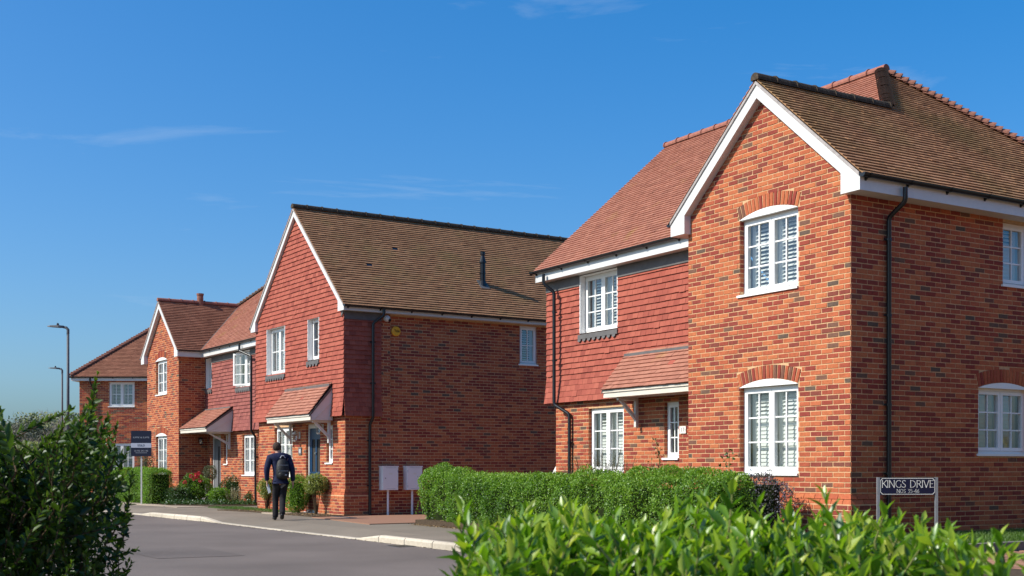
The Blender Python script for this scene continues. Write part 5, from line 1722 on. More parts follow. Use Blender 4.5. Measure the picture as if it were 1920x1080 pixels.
bush('low_shrub', 'low bright leafy plant at the foot of the dome shrub', (-9.25, 38.8, 0.12), 0.36, 0.3, 0.0, 0.50, 2600, M['hedge'], 0.045, 66)
bush('low_shrub', 'low green plant beside the black downpipe of the middle house', (-8.1, 38.6, 0.12), 0.30, 0.25, 0.0, 0.42, 1800, M['deep'], 0.04, 67)
spiky('grass_clump', 'clump of pale upright grass blades in the far garden', (-8.75, 38.7, 0.12), 0.28, 0.2, 0.30, 70, M['straw'], 68, 'plant', 0.42)
r_ = np.random.default_rng(70)
n = 3500
t_ = r_.random(n)
P = np.stack([-10.9 + 3.4 * t_ + r_.normal(0, .05, n), 38.35 - 0.3 * t_ + r_.normal(0, .16, n), 0.13 + np.abs(r_.normal(0, .06, n))], 1)
o = leaves('ground_cover', M['deep'], None, P, r_.normal(size=(n, 3)) + (0, 0, .7), r_.normal(size=(n, 3)) + (0, 0, 1), 0.05, 0.03, r_.random(n), 'dia')
bush('climbing_rose', 'loose climber against the gable beside the estate agent board', (-12.72, 42.6, 0.12), 0.30, 0.16, 0.5, 2.1, 2400, M['grey_leaf'], 0.045, 71, rough=0.35, open_=0.2, core=False, cat='plant')

# grass on the lawn and the verge strip
def grass(name, inside, box, n, z, h, seed, mat=None):
    r = np.random.default_rng(seed)
    P = np.stack([r.uniform(box[0], box[1], n), r.uniform(box[2], box[3], n), np.full(n, z)], 1)
    P = P[np.array([inside(x, y) for x, y in P[:, :2]])]
    m = len(P)
    A = norm(np.stack([r.normal(0, .35, m), r.normal(0, .35, m), np.ones(m)], 1))
    leaves(name, mat or M['blade'], None, P, A, r.normal(size=(m, 3)), r.uniform(.5, 1.3, m) * h, 0.006, np.clip(0.45 + 0.2 * vnoise(P, 4, seed) + r.normal(0, .2, m), 0, 1), 'blade')
def in_lawn(x, y):
    d = V((x - 4.829, y - 17.490)); a, b = d.dot(e1x), d.dot(e1y)
    return (0.06 < a < 1.9 and -1.5 < b < 5.5) or (-0.5 < a <= 0.06 and -1.5 < b < -0.08)
grass('lawn_grass', in_lawn, (3.8, 12, 15, 21), 75000, 0.30, 0.05, 81)
def in_strip(x, y):
    poly = [(-8.9, 35.9), (-6.0, 31.2), (-5.6, 31.7), (-6.3, 33.0), (-7.8, 35.6)]
    return any(a <= x <= b for a, b in scan(poly, y))
grass('verge_grass', in_strip, (-9, -5.5, 31.1, 36), 16000, 0.118, 0.06, 82)

# ------------------------------------------------------------------ foreground shrubs with separate leaves
def shoot_leaves(r, base, d, L, pitch, leaf, mode, P, A, N_, Ls, Tn, tip_up=0.9):
    """leaves up one stem: opposite pairs or a spiral, larger in the middle, closing towards the tip"""
    d = d / np.linalg.norm(d)
    ref = np.cross(d, (0.3, 0.8, 0.2)); ref /= np.linalg.norm(ref)
    ref2 = np.cross(d, ref)
    m = max(3, int(L / pitch))
    ph = r.uniform(0, 6.28)
    for k in range(m):
        t = (k + 0.5) / m
        q_ = base + d * L * t
        for s in ((0, 1) if mode == 'pair' else (0,)):
            a = ph + (k % 2) * 1.57 + s * 3.14159 + r.normal(0, .15) if mode == 'pair' else ph + k * 2.4
            out = ref * math.cos(a) + ref2 * math.sin(a)
            el = 0.55 + 0.75 * t ** 2
            ax = out * math.cos(el) + d * math.sin(el)
            nn = d * math.cos(el) - out * math.sin(el) + r.normal(0, .22, 3)
            P.append(q_); A.append(ax + r.normal(0, .14, 3)); N_.append(nn)
            Ls.append(leaf * r.uniform(.75, 1.2) * (1 - 0.45 * t ** 3) * (0.8 if t < .15 else 1))
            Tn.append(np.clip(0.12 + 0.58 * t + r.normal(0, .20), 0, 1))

def leafy_shrub(name, label, base, shoots, leaf, wid, mode, pitch, mat, seed, shape, score, stem_mat, singles=300, stem_r=0.004, low=0.35, fill=None):
    r = np.random.default_rng(seed)
    T = thing(name, label, 'shrub', base)
    P, A, N_, Ls, Tn = [], [], [], [], []
    sm = MB()
    b0 = np.array(base)
    for b, e in shoots:
        b, e = np.array(b) - b0, np.array(e) - b0
        d = e - b; L = np.linalg.norm(d)
        sm.tube([(b[0] * 0.96, b[1] * 0.96, max(b[2] - low, 0)), tuple(b), tuple(b + d * .5 + r.normal(0, .008, 3)), tuple(e)], [stem_r * 1.5, stem_r * 1.2, stem_r, stem_r * .5], 5, False)
        shoot_leaves(r, b, d, L, pitch, leaf, mode, P, A, N_, Ls, Tn)
    if fill is not None:
        for q_ in fill:
            P.append(np.array(q_) - b0); A.append(r.normal(size=3) + (0, 0, .4)); N_.append(r.normal(size=3) + (0, 0, .6)); Ls.append(leaf * r.uniform(.7, 1.2)); Tn.append(r.uniform(0, .6))
    P, A, N_, Ls, Tn = map(np.array, (P, A, N_, Ls, Tn))
    s = score(P + b0)
    order = np.argsort(-s)
    pick, rest = order[:singles], order[singles:]
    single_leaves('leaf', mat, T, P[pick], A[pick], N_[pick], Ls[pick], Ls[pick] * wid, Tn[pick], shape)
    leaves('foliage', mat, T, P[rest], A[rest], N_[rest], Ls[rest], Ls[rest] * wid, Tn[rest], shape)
    sm.build('stem', stem_mat, T)
    return T

# bright shrub low in front, right of the middle
r_ = np.random.default_rng(91)
prof_x = [840, 870, 905, 950, 985, 1030, 1070, 1110, 1150, 1190, 1235, 1290, 1340, 1390, 1440, 1490, 1530, 1580, 1650, 1700, 1745, 1790, 1830, 1880, 1910]
prof_y = [1075, 930, 985, 985, 962, 975, 938, 965, 945, 985, 985, 975, 893, 925, 945, 900, 985, 985, 938, 955, 1010, 975, 1005, 975, 1075]
sh = []
def top_z(x, y):
    px = 960 + 2300 * x / 2.6
    py = np.interp(px, prof_x, prof_y, left=1130, right=1130)
    return 1.3 - (py - 875) / 2300 * 2.6
for px, py in zip(prof_x, prof_y):
    for k in range(2 if py < 960 else 1):
        Y = r_.uniform(2.35, 2.75)
        x = (px - 960) / 2300 * 2.6 + (r_.normal(0, .022) if k else 0)
        z = 1.3 - (py - 875) / 2300 * 2.6 - (r_.uniform(.02, .05) if k else 0)
        l = r_.uniform(.14, .20)
        dx = r_.normal(0.0, .03)
        if px == 870: dx = -0.05
        sh.append(((x - dx, Y, z - l), (x, Y, z - 0.022)))
for i in range(270):
    x, y = r_.uniform(-.10, 1.05), 2.2 + 1.0 * r_.random() ** 1.2
    if x > 0.395 * y: continue
    z = min(top_z(x, y), 1.19 + 0.018 * math.sin(x * 19) + 0.014 * math.sin(x * 43 + 1)) - abs(r_.normal(0.0, .035)) - (0.02 if y < 2.5 else 0)
    l = r_.uniform(.13, .22)
    dx, dy = r_.normal(0, .055, 2)
    sh.append(((x - dx, y - dy, z - l), (x, y, z)))
for i in range(110):
    x, y = r_.uniform(-.10, 1.05), r_.uniform(2.2, 3.2)
    if x > 0.395 * y: continue
    z = min(top_z(x, y), 1.15) - r_.uniform(.14, .45)
    sh.append(((x - r_.normal(0, .06), y - r_.normal(0, .06), z - .2), (x, y, z)))
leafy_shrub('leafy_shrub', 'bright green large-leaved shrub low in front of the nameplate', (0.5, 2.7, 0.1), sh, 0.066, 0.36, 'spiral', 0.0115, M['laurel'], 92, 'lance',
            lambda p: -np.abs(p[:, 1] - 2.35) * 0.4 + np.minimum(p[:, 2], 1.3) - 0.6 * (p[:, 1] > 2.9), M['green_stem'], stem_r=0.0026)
# dark shrub at the left edge
r_ = np.random.default_rng(95)
px_ = [0, 15, 40, 80, 105, 130, 150, 170, 190, 212, 235, 250, 300]
py_ = [858, 838, 855, 845, 815, 785, 752, 768, 772, 778, 795, 860, 1200]
def top_d(x, y):
    px = 960 + 2300 * x / 4.7
    return 1.3 - (np.interp(px, px_, py_, left=800, right=1300) - 875) / 2300 * 4.7
sh = []
for i in range(1000):
    y = 4.15 + 1.5 * r_.random() ** 1.4
    x = r_.uniform(-3.3, -1.44)
    if 960 + 2300 * x / y > 266: continue
    z = top_d(x * 4.7 / y, 4.7)
    if z < 0.3: continue
    front = y < 4.55
    l = r_.uniform(.18, .34)
    k = r_.random()
    ztop = z - (r_.normal(0.03, .065) if k < 0.38 else r_.uniform(0.08, 1.25))
    if ztop < .12: continue
    dx, dy = r_.normal(0.0, .13), r_.normal(.10 if front else 0, .12)
    if x / y > -0.40: dx = abs(dx)
    if x / y > -0.335 and r_.random() < 0.45: continue
    sh.append(((x - dx, y + dy, ztop - l), (x, y, ztop)))
for i in range(22):                    # twigs leaning out to the right
    z = r_.uniform(.12, 1.2)
    y = r_.uniform(4.3, 5.0)
    x = -1.465 * y / 4.7 + r_.normal(0, .035)
    sh.append(((x - .26, y + .05, z - r_.uniform(.02, .16)), (x, y, z)))
fill = []
while len(fill) < 15000:
    y = 4.3 + 1.5 * r_.random(); x = r_.uniform(-3.2, -1.49)
    if 960 + 2300 * x / y > 232: continue
    z = top_d(x * 4.7 / y, 4.7) - 0.11
    if z < 0.1: continue
    e = (-1.47 * y / 4.7 - x)
    if e < 0.12 and r_.random() < 0.6: continue
    fill.append((x, y, z * math.sqrt(r_.random())))
leafy_shrub('dark_hedge_shrub', 'tall dark green small-leaved shrub filling the lower left corner', (-2.3, 4.9, 0.0), sh, 0.045, 0.52, 'pair', 0.021, M['privet'], 96, 'oval',
            lambda p: np.where((p[:, 0] / p[:, 1] > -0.42), 1.0, 0.0) - np.abs(p[:, 1] - 4.2) * .5 + 0.35 * p[:, 2], M['wood'], stem_r=0.0028, low=0.03, fill=fill)

# brown leaf litter under the hedges
r_ = np.random.default_rng(120)
def litter(name, f, n):
    P = np.array([f(r_.random(), r_.random()) for _ in range(n)])
    leaves(name, M['litter'], None, P, r_.normal(size=(n, 3)) * (1, 1, .25), r_.normal(size=(n, 3)) * (.4, .4, 0) + (0, 0, 1), 0.045, 0.025, r_.random(n), 'dia')
M['litter'] = leaf_mat('dry leaf', ramp((0.10, 0.06, 0.03), (0.22, 0.14, 0.07), (0.36, 0.25, 0.13)), 0.1, 0.02, 0.6)
litter('leaf_litter', lambda a, b: (*h1(-10.3 + 9.5 * a, -1.72 - 0.35 * b ** 2 if b < .8 else -1.6), 0.118 if b < .8 else 0.22), 900)
litter('bed_litter', lambda a, b: (*h2(-5.0 + 5.0 * a, -1.0 + 0.8 * b), 0.130), 700)
# ------------------------------------------------------------------ things along the road
def text(parent, s, mat, w, h, loc, rot, name='lettering', ext=0.001, shear=0.0, bold=0.0):
    """flat lettering fitted to a width and a capital height"""
    cu = bpy.data.curves.new(name, 'FONT')
    cu.body = s
    cu.size = 1.0
    cu.align_x = 'CENTER'
    cu.extrude = ext
    cu.offset = bold
    cu.resolution_u = 4
    cu.materials.append(mat)
    o = bpy.data.objects.new(name, cu)
    COL.objects.link(o)
    bpy.context.view_layer.update()
    d = o.dimensions
    cap = 0.69
    o.parent = parent
    o.rotation_euler = rot
    o.location = loc
    o.scale = (w / max(d.x, 1e-4), h / cap, 1)
    me = bpy.data.meshes.new_from_object(o)
    m2 = link(name, me, parent)
    m2.location, m2.rotation_euler, m2.scale = o.location, o.rotation_euler, o.scale
    bpy.data.objects.remove(o)
    return m2
M['navy'] = plain('navy enamel', (0.004, 0.007, 0.035), 0.3, 0.5)
M['sign_white'] = plain('white enamel', (0.78, 0.76, 0.70), 0.4, 0.4)
M['print_grey'] = plain('grey print', (0.42, 0.44, 0.48), 0.6, 0.3)
M['board_navy'] = plain('navy board', (0.010, 0.013, 0.035), 0.5, 0.4)
M['board_white'] = plain('pale board band', (0.52, 0.54, 0.62), 0.5, 0.4)
M['alarm'] = plain('yellow plastic', (0.80, 0.40, 0.03), 0.35, 0.5)
M['meter'] = plain('white meter box', (0.82, 0.80, 0.80), 0.45, 0.4, 0.03, 3)
# street nameplate
S = thing('street_nameplate', 'white on navy street nameplate on two steel posts reading Kings Drive', 'street sign', (5.30, 16.45, 0.30))
zt, zb = 0.852, 0.622
for x in (-0.408, 0.372):
    p = MB(); p.box(x, x + 0.036, -0.018, 0.018, -0.25, zt + 0.006); p.build('post', M['galv'], S)
mb = MB(); mb.box(-0.372, 0.372, -0.014, 0.014, zb, zt); pl = mb.build('plate', M['galv'], S)
def cut(x0, x1, z0, z1, c): return [(x0 + c, z0), (x1 - c, z0), (x1, z0 + c), (x1, z1 - c), (x1 - c, z1), (x0 + c, z1), (x0, z1 - c), (x0, z0 + c)]
mb = MB(); mb.prism([(x, -0.0165, z) for x, z in cut(-0.370, 0.370, zb + 0.003, zt - 0.003, 0.001)], (0, 0.002, 0)); mb.build('plate_face', M['navy'], pl)
mb = MB()
o_, i_ = cut(-0.366, 0.366, zb + 0.006, zt - 0.006, 0.028), cut(-0.359, 0.359, zb + 0.013, zt - 0.013, 0.0268)
for k in range(8):
    k2 = (k + 1) % 8
    mb.poly([(o_[k][0], -0.0180, o_[k][1]), (o_[k2][0], -0.0180, o_[k2][1]), (i_[k2][0], -0.0180, i_[k2][1]), (i_[k][0], -0.0180, i_[k][1])])
mb.build('border', M['sign_white'], pl)
# flared stroke letters
def stroke_letters(parent, words, x0, y, z0, cap, mat, wscale=1.0):
    G = {
        'K': (0.62, [((.10, 0), (.10, 1)), ((.58, 1), (.13, .48)), ((.24, .56), (.62, 0))]),
        'I': (0.20, [((.10, 0), (.10, 1))]),
        'N': (0.74, [((.10, 0), (.10, 1)), ((.10, 1), (.64, 0)), ((.64, 0), (.64, 1))]),
        'G': (0.74, [((.66, .86), (.50, .97)), ((.50, .97), (.30, .96)), ((.30, .96), (.13, .78)), ((.13, .78), (.07, .5)), ((.07, .5), (.13, .22)), ((.13, .22), (.30, .04)), ((.30, .04), (.50, .03)), ((.50, .03), (.67, .12)), ((.67, .10), (.67, .46))]),
        'S': (0.52, [((.46, .88), (.32, .98)), ((.32, .98), (.16, .93)), ((.16, .93), (.09, .78)), ((.09, .78), (.16, .62)), ((.16, .62), (.36, .45)), ((.36, .45), (.46, .27)), ((.46, .27), (.40, .09)), ((.40, .09), (.24, .02)), ((.24, .02), (.06, .11))]),
        'D': (0.74, [((.10, 0), (.10, 1)), ((.08, .96), (.36, .95)), ((.36, .95), (.58, .78)), ((.58, .78), (.66, .5)), ((.66, .5), (.58, .22)), ((.58, .22), (.36, .05)), ((.36, .05), (.08, .04))]),
        'R': (0.62, [((.10, 0), (.10, 1)), ((.08, .96), (.36, .95)), ((.36, .95), (.50, .85)), ((.50, .85), (.51, .68)), ((.51, .68), (.36, .53)), ((.36, .53), (.12, .52)), ((.30, .52), (.62, 0))]),
        'V': (0.68, [((.04, 1), (.34, 0)), ((.34, 0), (.64, 1))]),
        'E': (0.52, [((.10, 0), (.10, 1)), ((.08, .96), (.48, .96)), ((.10, .52), (.42, .52)), ((.08, .04), (.50, .04))]),
        'O': (0.76, [((.38, .97), (.17, .84)), ((.17, .84), (.07, .5)), ((.07, .5), (.17, .16)), ((.17, .16), (.38, .03)), ((.38, .03), (.59, .16)), ((.59, .16), (.69, .5)), ((.69, .5), (.59, .84)), ((.59, .84), (.38, .97))]),
        '3': (0.54, [((.08, .95), (.44, .95)), ((.44, .95), (.24, .58)), ((.24, .58), (.42, .48)), ((.42, .48), (.46, .26)), ((.46, .26), (.34, .05)), ((.34, .05), (.08, .05))]),
        '5': (0.54, [((.46, .96), (.12, .96)), ((.12, .96), (.12, .58)), ((.12, .58), (.32, .60)), ((.32, .60), (.46, .46)), ((.46, .46), (.46, .22)), ((.46, .22), (.32, .04)), ((.32, .04), (.06, .05))]),
        '4': (0.58, [((.42, 0), (.42, 1)), ((.42, 1), (.06, .28)), ((.06, .28), (.56, .28))]),
        '6': (0.56, [((.46, .97), (.22, .74)), ((.22, .74), (.09, .40)), ((.09, .40), (.12, .16)), ((.12, .16), (.28, .03)), ((.28, .03), (.44, .12)), ((.44, .12), (.49, .32)), ((.49, .32), (.40, .52)), ((.40, .52), (.24, .56)), ((.24, .56), (.11, .42))]),
        '-': (0.36, [((.05, .40), (.31, .40))]), ' ': (0.42, [])}
    x = x0
    for ch in words:
        w, st = G[ch]
        if st:
            mb = MB()
            for n_, ((ax, az), (bx, bz)) in enumerate(st):
                a, b = V((ax * wscale, az)), V((bx * wscale, bz))
                d = (b - a).normalized(); nn = V((-d.y, d.x))
                m_ = (a + b) / 2
                long_ = (b - a).length > 0.6
                we, wm = (0.056, 0.038) if long_ else (0.040, 0.036)
                if abs(d.y) < 0.3: we, wm = we * 0.7, wm * 0.7
                ext = d * 0.02
                yy = y - 0.0002 * n_ * 0.5
                pts = [a - ext + nn * we, m_ + nn * wm, b + ext + nn * we, b + ext - nn * we, m_ - nn * wm, a - ext - nn * we]
                mb.poly([(x + p.x * cap, yy, z0 + p.y * cap) for p in pts])
            mb.build('letter', mat, parent)
        x += w * cap * wscale
    return x
def fit_letters(parent, s, width, cx, y, z0, cap, mat):
    adv = {'K': .62, 'I': .20, 'N': .74, 'G': .74, 'S': .52, 'D': .74, 'R': .62, 'V': .68, 'E': .52, 'O': .76, '3': .54, '5': .54, '4': .58, '6': .56, '-': .36, ' ': .42}
    w = sum(adv[c] for c in s) * cap
    stroke_letters(parent, s, cx - width / 2, y, z0, cap, mat, width / w)
fit_letters(pl, 'KINGS DRIVE', 0.70, 0.0, -0.0190, zb + 0.098, 0.098, M['sign_white'])
fit_letters(pl, 'NOS 35-46', 0.305, 0.004, -0.0190, zb + 0.026, 0.052, M['sign_white'])
# house number plate on the near house, wall plate on the middle house
P17 = thing('number_plate', 'white house number plate reading 17 beside the narrow window', 'number plate', (*h1(-4.925, 0.992), 1.967), -AL)
mb = MB(); mb.box(-0.088, 0.088, -0.018, -0.004, -0.066, 0.066); b = mb.build('plate', M['sign_white'], P17)
text(b, '17', M['lead'], 0.085, 0.075, (0.0, -0.0195, -0.036), (math.pi / 2, 0, 0), 'numeral')
for x in (-0.07, 0.07):
    s_ = MB(); s_.tube([(x, -0.022, 0), (x, -0.018, 0)], 0.007, 8); s_.build('screw', M['lead'], P17)
PL = thing('number_plate', 'small grey slate plate between window and blue door', 'number plate', (*h2(-2.68, -0.012), 0.137 + 1.57), -A2)
mb = MB(); mb.box(-0.10, 0.10, -0.016, 0, -0.095, 0.095); b = mb.build('plate', M['lead'], PL)
mb = MB(); mb.box(-0.06, 0.06, -0.0185, -0.0165, -0.05, 0.05); mb.build('plate_face', M['print_grey'], PL)
# yellow alarm box and small camera on the flank of the middle house
AB = thing('alarm_box', 'round yellow alarm box high on the shaded brick flank', 'alarm', (*h2(0.012, 1.362), 4.657), -A2)
mb = MB(); mb.tube([(0, 0, 0), (0.02, 0, 0), (0.05, 0, 0), (0.065, 0, 0)], [0.118, 0.125, 0.120, 0.10], 28); b = mb.build('cover', M['alarm'], AB, smooth=False)
text(b, 'Yale', M['black'], 0.15, 0.07, (0.0665, 0.01, -0.025), (math.pi / 2, 0, math.pi / 2), 'lettering', bold=0.012)
CM = thing('security_camera', 'small white ball camera under the eaves beside the alarm box', 'camera', (*h2(0.06, 1.07), 4.945), -A2)
mb = MB()
k = 10
for i in range(k):
    for j in range(14):
        f_ = lambda a, b: (0.082 * math.sin(math.pi * a / k) * math.cos(2 * math.pi * b / 14) + 0.075, 0.082 * math.sin(math.pi * a / k) * math.sin(2 * math.pi * b / 14), 0.082 * math.cos(math.pi * a / k))
        mb.poly([f_(i, j), f_(i + 1, j), f_(i + 1, j + 1), f_(i, j + 1)])
b = mb.build('housing', M['white'], CM, smooth=True)
mb = MB(); mb.tube([(0.125, 0.035, -0.035), (0.152, 0.052, -0.050)], 0.036, 12); mb.build('lens', M['black'], CM)
mb = MB(); mb.tube([(-0.012, 0, 0.0), (0.01, 0, 0.0)], 0.06, 12); mb.build('mount', M['white'], CM)
# two white meter cabinets on posts against the flank
def meter(y, label, hinge):
    T = thing('meter_box', label, 'meter box', (*h2(0, y), 0.137), -A2, 'meter boxes on the brick flank')
    mb = MB(); mb.box(0.015, 0.205, -0.215, 0.215, 0.585, 1.160); mb.box(0.010, 0.222, -0.225, 0.225, 1.160, 1.182); mb.build('cabinet', M['meter'], T)
    mb = MB(); mb.box(0.2055, 0.218, -0.208, 0.208, 0.592, 1.155); d = mb.build('door', M['meter'], T)
    mb = MB(); mb.tube([(0.218, hinge * 0.14, 0.88), (0.223, hinge * 0.14, 0.88)], 0.012, 8); mb.build('lock', M['black'], d)
    mb = MB(); mb.box(0.2182, 0.2192, -0.11, 0.13, 0.615, 0.622); mb.box(0.2182, 0.2192, -0.13, 0.15, 1.132, 1.139); mb.build('vent_slot', M['print_grey'], d)
    for z in (0.68, 1.05):
        k_ = MB(); k_.tube([(0.2185, -hinge * 0.20, z - 0.03), (0.2185, -hinge * 0.20, z + 0.03)], 0.008, 6); k_.build('hinge', M['print_grey'], d)
    k_ = MB(); k_.box(0.2182, 0.2190, -0.04, 0.05, 0.97, 1.01); k_.build('label_sticker', M['sign_white'], d)
    p = MB(); p.tube([(0.11, -0.02, -0.1), (0.11, -0.02, 0.585)], 0.028, 10); p.build('post', M['meter'], T)
meter(1.125, 'white meter box on a post next to the black downpipe', -1)
meter(1.80, 'white meter box on a post nearest the long hedge', 1)
# wall lamps by the doors
def lantern(loc, rz, label, mat):
    T = thing('wall_lantern', label, 'wall lamp', loc, rz)
    mb = MB(); mb.box(-0.04, 0.04, -0.02, 0.0, -0.09, 0.09); mb.tube([(0, -0.02, 0.06), (0, -0.09, 0.10), (0, -0.14, 0.06)], 0.010, 6); mb.build('bracket', mat, T)
    mb = MB(); mb.tube([(0, -0.14, 0.06), (0, -0.14, 0.02), (0, -0.14, -0.13), (0, -0.14, -0.16)], [0.02, 0.085, 0.055, 0.02], 6); mb.build('lamp_glass', M['glass'], T)
    mb = MB(); mb.tube([(0, -0.14, 0.10), (0, -0.14, 0.022)], [0.012, 0.10], 6); mb.tube([(0, -0.14, -0.13), (0, -0.14, -0.17)], [0.06, 0.03], 6); mb.build('cap', mat, T)
lantern((*h3(-0.0 + 0.004, 0.72), 2.20), -A3 + math.pi / 2, 'black wall lantern on the shaded return wall beside the grey door', M['black'])
lantern((*h2(-2.72, -0.004), 2.12), -A2, 'pale wall lantern under the canopy left of the blue door', M['white_paint'])
lantern((*h2(-1.26, -0.004), 2.28), -A2, 'pale wall lantern under the canopy right of the blue door', M['white_paint'])
# estate agent board
EB = thing('estate_agent_board', 'navy and white estate agent sold board on a post behind the far hedge', 'sign', (-11.72, 38.8, 0.1), math.radians(4))
mb = MB(); mb.box(-0.022, 0.022, -0.022, 0.022, 0.0, 2.34); mb.build('post', M['white_paint'], EB)
mb = MB(); mb.box(-0.315, 0.315, -0.040, -0.024, 1.53, 2.335); b = mb.build('board', M['board_navy'], EB)
mb = MB(); mb.box(-0.315, 0.315, -0.0425, -0.0405, 1.80, 1.945); mb.build('white_band', M['board_white'], b)
text(b, 'ILIFFE & ILIFFE', M['print_grey'], 0.50, 0.048, (0, -0.0425, 2.06 + 0.04), (math.pi / 2, 0, 0))
text(b, 'SOLD', M['board_navy'], 0.23, 0.062, (0, -0.0440, 1.842), (math.pi / 2, 0, 0), bold=0.008)
text(b, '01792 391190', M['print_grey'], 0.42, 0.050, (0, -0.0425, 1.675), (math.pi / 2, 0, 0))
mb = MB(); mb.box(-0.18, 0.18, -0.0425, -0.0405, 1.632, 1.642); mb.build('print_line', M['print_grey'], b)
# street lamps
def street_lamp(loc, rz, label, h=6.1):
    T = thing('street_lamp', label, 'street lamp', loc, rz, 'street lamps along the road')
    mb = MB(); mb.tube([(0, 0, 0), (0, 0, 1.3)], 0.065, 10); mb.tube([(0, 0, 1.3), (0, 0, h)], [0.045, 0.038], 10); mb.build('column', M['lamp_grey'], T, smooth=True)
    mb = MB(); mb.tube([(0, 0, h - 0.12), (0, 0, h), (-0.05, 0, h + 0.06), (-0.18, 0, h + 0.085)], [0.045, 0.045, 0.04, 0.032], 8); mb.build('bracket', M['lamp_grey'], T)
    mb = MB()
    rings = [(-0.12, 0.05, h + 0.055, h + 0.115), (-0.25, 0.11, h + 0.06, h + 0.125), (-0.50, 0.11, h + 0.08, h + 0.122), (-0.60, 0.05, h + 0.088, h + 0.108)]
    for (xa, wa, za, ta), (xb, wb, zb_, tb) in zip(rings[:-1], rings[1:]):
        mb.hexa([(xb, -wb, zb_), (xa, -wa, za), (xa, wa, za), (xb, wb, zb_), (xb, -wb * .8, tb), (xa, -wa * .8, ta), (xa, wa * .8, ta), (xb, wb * .8, tb)])
    hd = mb.build('lamp_head', M['lamp_grey'], T)
    mb = MB(); mb.tube([(-0.30, 0, h + 0.12), (-0.30, 0, h + 0.17), (-0.30, 0, h + 0.20)], [0.04, 0.035, 0.01], 8); mb.build('photocell', M['black'], hd)
street_lamp((-13.03, 36.0, 0.02), 0.0, 'nearer and taller-looking grey street lamp above the dark shrub', 5.30)
street_lamp((-19.8, 54.0, 0.02), 0.0, 'farther street lamp behind the taller one', 5.52)
# drain grating and pale access cover in the pavement, gable end gas box, white panel
T = thing('drain_cover', 'long grey drain grating in the pavement at the corner of the middle house', 'drain', (-3.93, 28.75, 0.112), -A2 + 0.0)
mb = MB(); mb.box(-0.5, 0.5, -0.13, 0.13, -0.02, 0.006); mb.build('frame', M['galv'], T)
mb = MB()
for k in range(24): mb.box(-0.47 + k * 0.04, -0.45 + k * 0.04, -0.10, 0.10, 0.006, 0.012)
mb.build('grating', M['lead'], T)
T = thing('utility_box', 'pale grey utility box beside the grey front door', 'box', (*h3(1.55, 0.45), 0.12), -A3)
mb = MB(); mb.box(-0.18, 0.18, -0.12, 0.12, 0, 0.55); mb.box(-0.20, 0.20, -0.14, 0.14, 0.55, 0.60); mb.build('cabinet', M['white_paint'], T)
mb = MB(); mb.box(-0.16, 0.16, -0.127, -0.121, 0.03, 0.52); mb.build('door', M['meter'], T)
T = thing('planter', 'white planter pot under the grey-leaved tree', 'planter', (-9.82, 39.9, 0.10))
mb = MB(); mb.tube([(0, 0, 0), (0, 0, 0.36), (0, 0, 0.40), (0, 0, 0.40), (0, 0, 0.36)], [0.12, 0.16, 0.175, 0.15, 0.14], 14); mb.build('pot', M['white_paint'], T)
T = thing('white_panel', 'white plastic panel poking out past the corner of the near house', 'panel', (*h1(-9.32, 1.15), 0.2), -AL)
mb = MB(); mb.prism([(-0.25, 0, 0.55), (0.0, 0, 0.55), (0.0, 0, 1.10), (-0.03, 0, 1.10), (-0.25, 0, 0.86)], (0, 0.03, 0)); mb.build('panel', M['sign_white'], T)
mb = MB(); mb.box(-0.14, -0.11, 0.035, 0.065, 0, 0.8); mb.build('stake', M['wood'], T)

# ------------------------------------------------------------------ trees on the skyline
def far_tree(label, base, h, w, kind, seed):
    r = np.random.default_rng(seed)
    T = thing('tree', label, 'tree', base, 0, 'trees on the skyline')
    tr = MB(); tr.tube([(0, 0, -0.5), (0.1, 0, h * .35), (0, 0.1, h * .8)], [0.28, 0.2, 0.06], 7)
    tips = []
    for k in range(16):
        z = h * r.uniform(.25, .7); a = r.uniform(0, 6.28); L = w * r.uniform(.3, .55)
        e = (math.cos(a) * L, math.sin(a) * L, min(z + h * r.uniform(.12, .3), h * .95))
        tr.tube([(0, 0, z), (e[0] * .5, e[1] * .5, (z + e[2]) / 2), e], [0.09, 0.06, 0.02], 5, False); tips.append(e)
    tr.build('trunk', M['wood'], T)
    n = {'leaf': 3200, 'bare': 2600, 'pine': 3600}[kind]
    c = np.array(tips)[r.integers(0, len(tips), n)]
    P = c + r.normal(size=(n, 3)) * np.array([w * .13, w * .13, h * .085])
    P[:, 2] = np.clip(P[:, 2], h * .12, h * 1.02)
    m = M[{'leaf': 'far_leaf', 'bare': 'far_bare', 'pine': 'far_pine'}[kind]]
    if kind == 'bare':
        leaves('crown', m, T, P, r.normal(size=(n, 3)) + (0, 0, 1.2), r.normal(size=(n, 3)), r.uniform(.5, 1.1, n), 0.035, r.random(n), 'dia', kind=None)
    else:
        leaves('crown', m, T, P, r.normal(size=(n, 3)) + (0, 0, .4), r.normal(size=(n, 3)) + (0, 0, .8), r.uniform(.2, .45, n), 0.2, np.clip(.5 + .25 * vnoise(P, 1.2, seed) + r.normal(0, .15, n), 0, 1), 'dia', kind=None)
    return T
